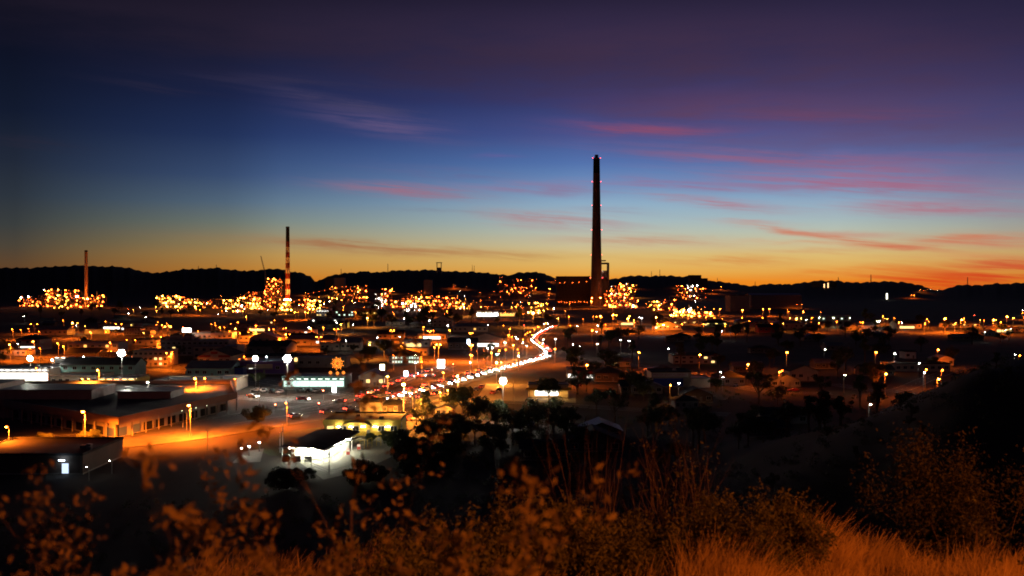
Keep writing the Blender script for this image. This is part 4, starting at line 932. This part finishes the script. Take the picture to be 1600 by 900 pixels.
for a in [(437,708,676,white,'slim white pole, shorter of the pair at the forecourt edge'),(441,706,663,white,'slim white pole, taller of the pair at the forecourt edge'),(514,738,700,steel,'dark lamp pole standing on the paved forecourt'),(535,683,655,white,'short white pole in front of yellow restaurant roof'),(627,684,660,white,'short white pole at the right end of yellow restaurant'),
    (405,652,600,steel,'grey pole before the dark round tree'),(291,672,637,steel,'grey pole under the orange lamp of shopping centre'),(324,705,672,steel,'dark thin pole on the near verge'),(285,668,661,white,'short white marker post by the near road'),(645,660,620,steel,'pole at the left foot of the highway'),(630,658,625,steel,'dark pole before the small pale house'),(802,628,595,steel,'pole beside the orange awning takeaway'),(748,590,555,steel,'pole at the middle of the highway'),(806,560,520,steel,'pole beside the far curve of the road'),(746,566,544,cream,'pale bare pole left of the teal light'),(756,563,544,cream,'pale thick pole near the teal light')]: pole(*a)
e = emp('fence', (0, 0, 0)); tag(e, 'low dark post and rail fence around the forecourt', 'fence')
fp = [G(448,704), G(462,716), G(486,730), G(514,742), G(545,735), G(575,722), G(600,708), G(612,700)]
for i in range(len(fp) - 1):
    a, b = fp[i], fp[i+1]; q = MB()
    for zz in (.5, 1.0): q.tube((*a, zz), (*b, zz), .035, .035, steel, 5)
    q.build('rail', e); q = MB(); q.tube((*a, 0), (*a, 1.15), .05, .05, steel, 6); q.build('post', e)
def gate(px, py, l):
    x, y = G(px, py); e = emp('yellow_railing', (x, y, 0), .1); tag(e, l, 'railing', 'yellow tube railings'); q = MB()
    q.tube((0,0,0),(0,0,2.2),.07,.07,yellow); q.tube((0,0,2.2),(1.2,0,2.5),.07,.07,yellow); q.tube((1.2,0,2.5),(1.2,0,0),.07,.07,yellow); q.build('hoop', e); q = MB(); q.tube((0,0,1.1),(1.2,0,1.1),.05,.05,yellow); q.build('rail', e)
gate(562,702,'yellow tube railing left before the restaurant'); gate(574,699,'yellow tube railing middle before the restaurant'); gate(588,697,'yellow tube railing right before the restaurant')
# hill-top headframe, crane, winder tower, masts
def lattice(mb, p, q_, w0, w1, n, m, th=.25):
    p = Vector(p); q_ = Vector(q_); prev = None
    for i in range(n + 1):
        f = i / n; c0 = p.lerp(q_, f); w = w0 + (w1 - w0) * f; ring = [c0 + Vector((a * w, b * w, 0)) for a, b in ((-1,-1),(1,-1),(1,1),(-1,1))]
        for k in range(4): mb.tube(ring[k], ring[(k+1) % 4], th * .6, th * .6, m, 4, False)
        if prev:
            for k in range(4): mb.tube(prev[k], ring[k], th, th, m, 4, False); mb.tube(prev[k], ring[(k+1) % 4], th * .5, th * .5, m, 4, False)
        prev = ring
d = 3300; x = (686 - 800) * d / F; g = hz_(x, d); zt = CAMZ + (HZ - 411) * d / F
e = emp('mine_headframe', (x, d, g)); tag(e, 'mine headframe with flat top standing on the hill crest', 'headframe')
for s in (-1, 1): q = MB(); q.box(s*7 - 1.2, s*7 + 1.2, 0, 3, -5, zt - g, steel); q.build('tower_leg', e)
q = MB(); q.box(-10, 10, -1, 5, zt - g, zt - g + 2.5, steel); q.build('top_deck', e); q = MB(); q.box(-7, 7, 0, 3, (zt - g) * .3, (zt - g) * .62, steel); q.build('cabin', e)
d = 1880; x = (945 - 800) * d / F; g = 0; e = emp('winder_tower', (x, d, g)); tag(e, 'dark open winder tower joined beside the tallest chimney', 'tower')
hz2 = CAMZ + (HZ - 408) * d / F
q = MB(); q.box(-11, -8, 0, 18, 0, hz2, clad); q.box(5.5, 8.5, 0, 18, 0, hz2 - 3, clad); q.box(-8, 5.5, 3, 15, 0, hz2 * .75, clad); q.build('leg', e)
for zz in (.62, .75, .93): q = MB(); q.box(-8.5, 6, 0, 18, hz2 * zz, hz2 * zz + 3.2, clad); q.build('deck', e)
q = MB(); q.box(-10.8, 2, -.5, 17, hz2, hz2 + 2, darkroof); q.build('roof', e); put('work_lamp', plant_lamp('w', .9, 200), e, (-7.5, -1.5, hz2 * .78))
d = 2000; x = (416 - 800) * d / F; e = emp('tower_crane', (x, d, 0)); tag(e, 'thin crane jib leaning up beyond the tall process tower', 'crane')
q = MB(); lattice(q, (0, 0, 0), (-2, 0, CAMZ + 20 * d / F - 10), 1.3, 1.1, 14, steel); q.build('mast', e); q = MB(); lattice(q, (-2, 0, CAMZ + 20 * d / F - 10), (-11, 0, CAMZ + 40 * d / F), 1.0, .5, 10, steel); q.build('jib', e)
for i, (px, pt, w_) in enumerate([(606,412,.35),(738,414,.3),(741,415,.3),(1018,424,.3),(1031,421,.3),(1361,429,.4),(1512,433,.35),(310,417,.25),(338,415,.25),(533,420,.3),(1121,434,.25),(1180,440,.25),(1310,435,.25)]):
    d = 3700; x = (px - 800) * d / F; g = hz_(x, d); z = CAMZ + (HZ - pt) * d / F - g; q = MB(); lattice(q, (0, 0, -3), (0, 0, max(z, 12)), 1.5, .5, 8, steel, w_); o = q.build('radio_mast', loc=(x, d, g))
    tag(o, cat='radio mast', group='radio masts on the hills', auto='thin radio mast on the hill crest')
# conveyor
for a, b, d, l in [((482,459),(516,452),2150,'sloping lit conveyor rising to a bright transfer station'),((452,474),(484,463),1650,'dim conveyor gallery rising right of the striped chimney'),((104,470),(122,460),1700,'short conveyor between the left plant towers')]:
    p0 = Vector(((a[0]-800)*d/F, d, CAMZ+(HZ-a[1])*d/F)); p1 = Vector(((b[0]-800)*d/F, d, CAMZ+(HZ-b[1])*d/F)); e = emp('conveyor', (p0.x, p0.y, 0)); tag(e, l, 'conveyor')
    dv = p1 - p0; q = MB(); q.tube((0,0,p0.z), (dv.x,0,p1.z), 1.8, 1.8, clad, 4); q.build('gallery', e)
    for i in range(5):
        f = i / 4; z = p0.z + dv.z * f; gx = hz_(p0.x + dv.x * f, d); q = MB(); q.tube((dv.x*f, 0, gx), (dv.x*f, 0, z - 1), .4, .4, rust, 4); q.build('trestle', e); put('work_lamp', plant_lamp('o', .45, 20), e, (dv.x*f, -2.4, z))

# ------------------------------------------------------------------ trees
def leaf_cloud(nr, centers, leaf, m, name, flat=.6, seed=1):
    rg = np.random.RandomState(seed); k = len(centers); per = max(1, nr // k); V = []
    for cx, cy, cz, r in centers:
        u = rg.normal(size=(per, 3)); u /= np.linalg.norm(u, axis=1)[:, None]; u *= (rg.rand(per, 1) ** .45) * r; u[:, 2] *= .8
        p = u + np.array([cx, cy, cz]); a = rg.normal(size=(per, 3)); a /= np.linalg.norm(a, axis=1)[:, None]; b = np.cross(a, rg.normal(size=(per, 3))); b /= np.linalg.norm(b, axis=1)[:, None]
        s = leaf * rg.uniform(.6, 1.3, (per, 1)); V.append(np.stack([p - a * s, p + b * s * .45, p + a * s, p - b * s * .45], 1))
    V = np.concatenate(V).reshape(-1, 3); n = len(V) // 4; me = bpy.data.meshes.new(name); me.vertices.add(len(V)); me.vertices.foreach_set('co', V.ravel())
    me.loops.add(n * 4); me.loops.foreach_set('vertex_index', np.arange(n * 4)); me.polygons.add(n); me.polygons.foreach_set('loop_start', np.arange(n) * 4); me.polygons.foreach_set('loop_total', np.full(n, 4))
    me.update(); me.validate(); me.materials.append(m); return me
def tree_kind(seed, hgt, rad_, nleaf=1250, leaf=.3, tall=False, lm=None):
    rr = random.Random(seed); tr = MB(); cs = []
    tr.tube((0,0,0),(rr.uniform(-.2,.2),0,hgt*.45),.03*hgt,.02*hgt,barkm,7)
    nb = rr.randint(7, 10)
    for i in range(nb):
        a = 2*math.pi*i/nb + rr.uniform(-.4,.4); q = rad_*rr.uniform(.35,.8); z = hgt*(rr.uniform(.5,.92)); 
        if tall: q *= .5
        e1 = (math.cos(a)*q, math.sin(a)*q, z); tr.tube((0,0,hgt*rr.uniform(.28,.45)), e1, .012*hgt, .004*hgt, barkm, 5); cs.append((*e1, rad_*rr.uniform(.2,.5)))
    cs.append((0,0,hgt*.85,rad_*.4)); cs.append((0,0,hgt*.62,rad_*.5))
    return tr.mesh('trunk'), leaf_cloud(nleaf, cs, leaf, lm or leafm, 'crown', seed=seed)
TK = [tree_kind(11,8,3.6), tree_kind(12,7,3.9), tree_kind(13,9,3.4), tree_kind(14,6,3.2), tree_kind(15,10,3.0,tall=True)]
TKN = tree_kind(21,8,4.2,5200,.26)
def bush_kind(seed, rad_, hgt, n, leaf):
    rr = random.Random(seed); tr = MB(); cs = []
    for i in range(16):
        a = rr.uniform(0, 6.28); q = rad_ * rr.uniform(.1, .85); z = hgt * rr.uniform(.2, .9) * (1 - .3 * q / rad_); e1 = (math.cos(a)*q, math.sin(a)*q, z); tr.tube((0,0,0), e1, .1, .03, barkm, 5, False); cs.append((*e1, rad_ * rr.uniform(.25, .42)))
    return tr.mesh('stems'), leaf_cloud(n, cs, leaf, leafm, 'crown', seed=seed)
TKP = [bush_kind(51, 4.2, 6.0, 6500, .24), bush_kind(52, 4.4, 5.4, 6500, .24)]
def tree(x, y, z, k, s, auto=None, label=None, group='trees of the town', name='broadleaf_tree'):
    e = emp(name, (x, y, z), R.uniform(0, 6)); e.scale = (s, s, s * R.uniform(.9, 1.1)); tr, cr = TKP[k - 8] if k != 'n' and k > 7 else (TKN if k == 'n' else TK[k])
    put('trunk', tr, e); put('crown', cr, e); tag(e, label, 'tree', group, auto=auto); return e
# near named trees
for px, py, s, l in [(447,765,1.05,'large leafy tree in front of petrol station, left one'),(560,757,.95,'large leafy tree in front of petrol station, right one'),(478,750,.5,'small bright leafed tree against the white kiosk'),(590,752,.7,'bushy tree just right of the forecourt'),(645,725,1.3,'big dark tree right of yellow restaurant'),(670,740,1.2,'dark tree behind the forecourt hedge'),(700,715,1.1,'dark tree below the small pale house'),
    (403,660,1.05,'round dark tree standing at the crossroads'),(580,690,.45,'small lit green tree before the yellow wall, left'),(600,688,.5,'small lit green tree before the yellow wall, right'),(745,672,1.2,'big dark tree in front of the lit highway'),(778,655,.9,'conical dark tree under the white floodlight'),(858,630,1.25,'dark tree overlapping the orange awning takeaway'),(722,645,1.15,'wide dark tree below the highway cars'),(620,700,.9,'dark tree at the right end of restaurant'),
    (133,688,.55,'small orange lit tree under the near street lamp'),(146,688,.5,'second small orange lit tree by shopping centre'),(67,694,.6,'orange lit tree at the shopping centre corner'),(403,604,.8,'green floodlit tree before the purple store'),(600,560,1.3,'dark tree left of the motel'),(575,565,1.2,'dark tree by the starburst sign'),(625,560,1.0,'dark tree behind the motel roof')]:
    x, y = G(px, py); tree(x, y, 0, 8 + int(px) % 2 if (py > 690 or 'bush' in l or 'small' in l or 'conical' in l or 'round' in l) else 'n', s, label=l)
rt = random.Random(3); nt_ = 0
ZONES = [((0,600),(484,500),36,1.0),((560,860),(500,514),26,1.2),((860,1600),(506,556),58,1.2),((880,1560),(560,640),48,1.2),((640,1500),(645,760),44,1.05),((632,900),(652,700),24,.95),((0,560),(526,575),22,.8),((560,860),(545,600),10,.8)]
for (a, b), (c0, c1), n, s in ZONES:
    lo, hi = min(c0, c1), max(c0, c1)
    for i in range(n):
        px = rt.uniform(a, b); py = rt.uniform(lo, hi); x, y, z = hit(px, py, 0)
        if any(min((x-p[0])**2 + (y-p[1])**2 for p in ln) < (9 if y < 600 else 12) ** 2 for ln in ROADS.values()): continue
        if 1150 < px and y < 330: z = hz_(x, y)
        tree(x, y, z, rt.randrange(5), s * rt.uniform(.75, 1.25) * (1 + max(0, y - 600) / 1500), auto=f"{rt.choice(['dark','dense dark','loose dark'])} broadleaf tree")
# spur trees
for i in range(12):
    az = math.atan((rt.uniform(1180, 1640) - 800) / F); r = rt.uniform(150, 214); x, y = r * math.sin(az), r * math.cos(az); tree(x, y, hz_(x, y) - .3, rt.randrange(5), rt.uniform(.3, .5), auto='small dark tree')
rs = np.random.RandomState(9); cs_ = []
for (a, b), (r0, r1), n in [((560, 1680), (112, 216), 900), ((-40, 560), (150, 215), 260), ((880, 1600), (240, 420), 420), ((620, 940), (215, 330), 420)]:
    for i in range(n):
        px, r_ = rs.uniform(a, b), rs.uniform(r0, r1); az = math.atan((px - 800) / F); x, y = r_ * math.sin(az), r_ * math.cos(az); q = rs.uniform(.5, 1.5)
        if any(min((x-p[0])**2 + (y-p[1])**2 for p in ln) < 100 for ln in ROADS.values()) or any(abs(x - w_[0]) < 10 and abs(y - w_[1] - 6) < 12 for w_ in FP): continue
        cs_.append((x, y, hz_(x, y) + q * .5, q))
o = put('scrub', leaf_cloud(len(cs_) * 42, cs_, .2, leafm, 'scrub', seed=77)); tag(o, 'low dark scrub covering the slope and waste ground', 'scrub', kind='stuff')
# suburban houses in dark quarters
nh = 0
for (a, b), (c0, c1), n in [((880,1380),(560,640),14),((880,1560),(512,552),16),((20,560),(498,512),8),((620,1250),(660,720),5),((560,860),(500,512),5)]:
    for i in range(n):
        px = rt.uniform(a, b); py = rt.uniform(c0, c1); x, y, z = hit(px, py, 0); wpx = rt.uniform(11, 15) * F / y
        if any(min((x-p[0])**2 + (y-p[1])**2 for p in ln) < 13 ** 2 for ln in ROADS.values()): continue
        wl = rt.choice([grey, clad, clad]); B(px - wpx/2, px + wpx/2, py, py - 3 * F / y, rt.uniform(8, 11), wl, rt.choice([darkroof, tinroof]), 'house', 'house', style=rt.choice(['hip', 'gable', 'gablex']), rows=1, cols=4, lit=.02, group='houses of the suburb',
          auto=f"dim {'cream' if wl is cream else 'grey' if wl is grey else 'brown'} suburban house"); nh += 1

# ------------------------------------------------------------------ assumed lamp, out of view behind the camera, added to light the brow
e = emp('assumed_lookout_lamp', (10, -7, hz_(10, -7))); tag(e, 'assumed orange sodium lamp on a post, out of view behind the camera', 'street lamp')
p, parts = lamp_parts(8, 0, 2); put('pole', p, e)
put('arm', parts[0][0], e); put('lamp_head', parts[0][1], e); q = MB(); q.octa((0,0,0), .3, emi('assumed_lookout_light', (1, .21, .013), 6300), .6); q.build('bulb', e, parts[0][2])

# ------------------------------------------------------------------ foreground plants
def strips(name, base, tip_dir, length, width, bend, m, segs=3, rg=None):
    """many tapering blades: numpy arrays base (n,3), dir (n,3), length (n,), width (n,)"""
    n = len(base); side = np.cross(tip_dir, np.array([0, 1.0, 0.0])) + rg.normal(size=(n, 3)) * .25; side /= np.linalg.norm(side, axis=1)[:, None]; V = []
    for k in range(segs + 1):
        f = k / segs; c0 = base + tip_dir * (length * f)[:, None] + bend * (f * f * length)[:, None]; w = (width * (1 - f * .85))[:, None]; V.append(c0 - side * w); V.append(c0 + side * w)
    V = np.stack(V, 1); K = 2 * (segs + 1); idx = np.arange(n)[:, None, None] * K + np.array([[2*k, 2*k+1, 2*k+3, 2*k+2] for k in range(segs)])[None]
    V = V.reshape(-1, 3); idx = idx.reshape(-1); nf = n * segs; me = bpy.data.meshes.new(name); me.vertices.add(len(V)); me.vertices.foreach_set('co', V.ravel())
    me.loops.add(nf * 4); me.loops.foreach_set('vertex_index', idx); me.polygons.add(nf); me.polygons.foreach_set('loop_start', np.arange(nf) * 4); me.polygons.foreach_set('loop_total', np.full(nf, 4)); me.update(); me.validate(); me.materials.append(m); return me
rg = np.random.RandomState(5)
def grass(n, px0, px1, r0, r1, hmin, hmax, dens=None):
    px = rg.uniform(px0, px1, n); r = rg.uniform(r0, r1, n); az = np.arctan((px - 800) / F); x = r * np.sin(az); y = r * np.cos(az)
    if dens is not None: keep = rg.rand(n) < dens(px, r); x, y, r, px = x[keep], y[keep], r[keep], px[keep]
    cl = .6 + .6 * np.sin(x * 3.1 + 1) * np.sin(y * 2.3 + x) + .25 * np.sin(x * 9.3); z = H(x, y); m = len(x); L_ = rg.uniform(hmin, hmax, m) * (0.7 + .5 * cl)
    td = np.stack([rg.normal(.06, .14, m), rg.normal(0, .14, m), np.ones(m)], 1); td /= np.linalg.norm(td, axis=1)[:, None]; bd = np.stack([rg.normal(.14, .2, m), rg.normal(0, .15, m), -np.abs(rg.normal(.1, .1, m))], 1)
    return np.stack([x, y, z], 1), td, L_, rg.uniform(.0018, .0065, m) * np.where(rg.rand(m) < .04, 2.2, 1), bd
b_, td, L_, w_, bd = grass(52000, 1050, 1720, 5.4, 8.6, .26, .56, lambda p, r: np.clip((p - 1010) / 160, 0, 1) * np.clip(1.1 - .5 * np.sin(p * .012) ** 2, .3, 1))
o = put('grass', strips('grass', b_, td, L_, w_, bd, strawm, 3, rg)); tag(o, 'dry orange lit grass along the brow of the lookout', 'grass', kind='stuff')
b_, td, L_, w_, bd = grass(5000, 300, 1060, 4.8, 8.8, .2, .42); o = put('undergrowth', strips('undergrowth', b_, td, L_, w_, bd, strawm, 3, rg)); tag(o, 'sparse dry grass under the shrubs', 'grass', kind='stuff')

def shrub(px, r, spread, height, stems, nleaf, leaf, lm, label, seed, name='shrub', twigs=3, up=.5, leafz=.35, lw=.45, clump=.09, cat='shrub'):
    rr = random.Random(seed); az = math.atan((px - 800) / F); x, y = r * math.sin(az), r * math.cos(az); z = hz_(x, y) - .03; e = emp(name, (x, y, z)); tag(e, label, cat)
    st = MB(); tips = []
    def grow(p, d, l, rad_, lev):
        n = 3; prev = p
        for i in range(n):
            d = (d + Vector((rr.uniform(-.2, .2), rr.uniform(-.2, .2), rr.uniform(-.05, .16)))).normalized(); q = prev + d * (l / n); ra = rad_ * (1 - i * .22)
            st.tube(prev, q, ra, rad_ * (1 - (i + 1) * .22), twigm, 5 if lev < 2 else 3, False); prev = q
            if q.z / height > leafz: tips.append(tuple(q))
            if lev < twigs and rr.random() < .85:
                v = Vector((rr.uniform(-1, 1), rr.uniform(-1, 1), rr.uniform(.1, 1))).normalized(); grow(q, (d * up + v * (1 - up)).normalized(), l * rr.uniform(.45, .65), ra * .55, lev + 1)
        tips.append(tuple(prev))
    for i in range(stems):
        a = rr.uniform(0, 6.28); d = Vector((math.cos(a) * spread / height * rr.uniform(.2, 1), math.sin(a) * spread / height * rr.uniform(.2, 1), 1)).normalized()
        grow(Vector((math.cos(a) * .06, math.sin(a) * .06, 0)), d, height * rr.uniform(.6, .85), height * .011, 0)
    st.build('stems', e)
    if nleaf:
        k = min(len(tips), max(8, nleaf // 12)); rr.shuffle(tips); cs = [(*t, clump * rr.uniform(.6, 1.5)) for t in tips[:k]]
        put('leaves', leaf_cloud(nleaf, cs, leaf, lm, 'leaves', seed=seed), e)
    return e
leafn = mat('shrub_leaves', (0.125, 0.115, 0.035), 0.75, 0.35, 9)
leafy = mat('seed_leaves', (0.17, 0.12, 0.05), 0.7, 0.35, 12)
shrub(845,7.6,.75,0.59,16,13500,0.017,leafn,'broad leafy shrub at the centre bottom, left mass',31)
shrub(770,6.8,.6,0.56,14,12000,0.017,leafn,'leafy shrub left of the broad central shrub',32)
shrub(930,7.4,.7,0.50,14,12000,0.017,leafn,'leafy shrub right of the broad central shrub',33)
shrub(1010,7.8,.6,0.50,12,7500,0.017,leafn,'low leafy shrub before the bare twiggy shrub',34)
shrub(1225,7.6,.5,0.59,18,14250,0.015,leafn,'rounded leafy shrub standing in the dry grass',35)
shrub(1165,7.9,.35,0.59,10,5250,0.015,leafn,'small leafy shrub left beside the rounded shrub',36)
shrub(930,9.0,.35,1.11,12,0,0.015,leafn,'bare twiggy upright shrub rising behind the centre shrubs',37,'bare_shrub',up=.8)
shrub(1070,8.9,.45,1.18,14,500,.018,leafn,'bare branching shrub between centre shrubs and rounded shrub',38,'bare_shrub',up=.72)
shrub(1015,9.2,.3,1.04,9,0,.02,leafn,'thin bare twigs beside the taller bare shrub',39,'bare_shrub',up=.8)
shrub(1500,9.4,0.8,1.15,17,15000,.017,mat('feathery_leaves',(0.07,0.06,0.025),.8,.3,6),'tall feathery shrub at the right edge',40,'feathery_shrub',up=.62,clump=.16,leafz=.45)
shrub(1575,7.6,.8,0.93,4,300,.02,leafn,'crooked bare branches in grass at the right edge',41,'bare_shrub',up=.5)
shrub(640,5.6,.65,0.63,14,10500,0.017,leafn,'soft brown shrub between left foliage and centre shrubs',42)
shrub(560,4.4,.5,0.63,11,6750,0.017,leafn,'brown shrub right beside the near blurred bush',43)
shrub(470,2.15,.6,1.12,14,9000,0.013,leafy,'near out of focus bush with pale orange seed leaves, right half',44,'near_bush',clump=0.045,leafz=.2)
shrub(330,1.95,.6,1.00,14,9000,0.012,leafy,'near out of focus bush with pale orange seed leaves, left half',45,'near_bush',clump=0.04,leafz=.2)
shrub(190,2.9,.5,.95,14,7000,0.013,leafn,'dark soft bush at the lower left corner',46,'near_bush',clump=0.06,leafz=.2)
shrub(310,1.65,.75,1.05,16,22000,.007,leafy,'hazy brown bush very close to the lens at left',49,'near_bush',clump=.035,leafz=.15)
shrub(250,2.5,.7,1.0,16,12000,.011,leafy,'near out of focus bush at the lower left, low and wide',48,'near_bush',clump=.045,leafz=.2)
shrub(400,1.7,.4,.8,11,2500,0.009,leafn,'very near hazy sprig low at left',47,'near_bush',clump=0.03,leafz=.2)

# ------------------------------------------------------------------ labels that single each thing out
LM = [(135,440,'pale chimney'),(450,400,'striped chimney'),(932,380,'tallest chimney'),(190,556,'dazzling white floodlight'),(510,700,'petrol station'),(180,640,'shopping centre'),(527,568,'starburst sign'),(35,585,'white showroom'),
 (334,562,'red banded hall'),(305,540,'office block'),(857,610,'orange takeaway'),(922,584,'red walled shop'),(1049,592,'signed workshop'),(1086,560,'long flat hall'),(1213,468,'wide ribbed shed'),(1477,566,'small gabled house'),(632,562,'motel'),
 (762,490,'white lit depot'),(571,490,'yellow glowing store'),(505,489,'white floodlit block'),(838,525,'curving far road'),(410,562,'purple store'),(430,450,'tall tower'),(278,470,'left towers'),(1290,497,'green lit hall'),(686,415,'hill headframe'),(1090,437,'hilltop plant'),
 (1436,575,'long orange wall'),(740,580,'highway'),(450,628,'crossroads'),(1200,514,'red lit hall'),(689,568,'rounded white signs'),(1288,447,'two lit strips'),(70,740,'dark hall'),(1220,600,'dark suburb street'),(1500,650,'black ridge'),(1550,498,'far right lamps'),(694,645,'small pale house'),(1353,512,'far orange hall'),(1068,632,'house with yellow windows'),(82,519,'long low hall')]
bpy.context.view_layer.update()
ORD = ['', 'second','third','fourth','fifth','sixth','seventh','eighth','ninth','tenth','eleventh','twelfth','thirteenth','fourteenth','fifteenth','sixteenth','seventeenth','eighteenth','nineteenth','twentieth']
buck = {}
for o, auto in PEND:
    l = o.location; z = l.z + (10 if o.get('category') in ('street lamp', 'floodlight') else 3); px = 800 + l.x / l.y * F; py = HZ + (CAMZ - z) / l.y * F
    best = min(LM, key=lambda q: math.hypot(q[0] - px, (q[1] - py) * 2.2)); dx, dy = px - best[0], (py - best[1]) * 2.2
    rel = ('right of' if dx > 0 else 'left of') if abs(dx) > abs(dy) else ('in front of' if dy > 0 else 'beyond')
    buck.setdefault((auto, rel, best[2]), []).append((math.hypot(dx, dy), o))
for (auto, rel, lm), lst in buck.items():
    lst.sort(key=lambda t: t[0])
    for i, (_, o) in enumerate(lst):
        o['label'] = f"{auto} {rel} the {lm}" + ('' if len(lst) == 1 else (', nearest' if i == 0 else f", {ORD[min(i, 19)]} nearest"))
print('lamps', nl[0], 'houses', nh, 'objects', len(COL.objects))
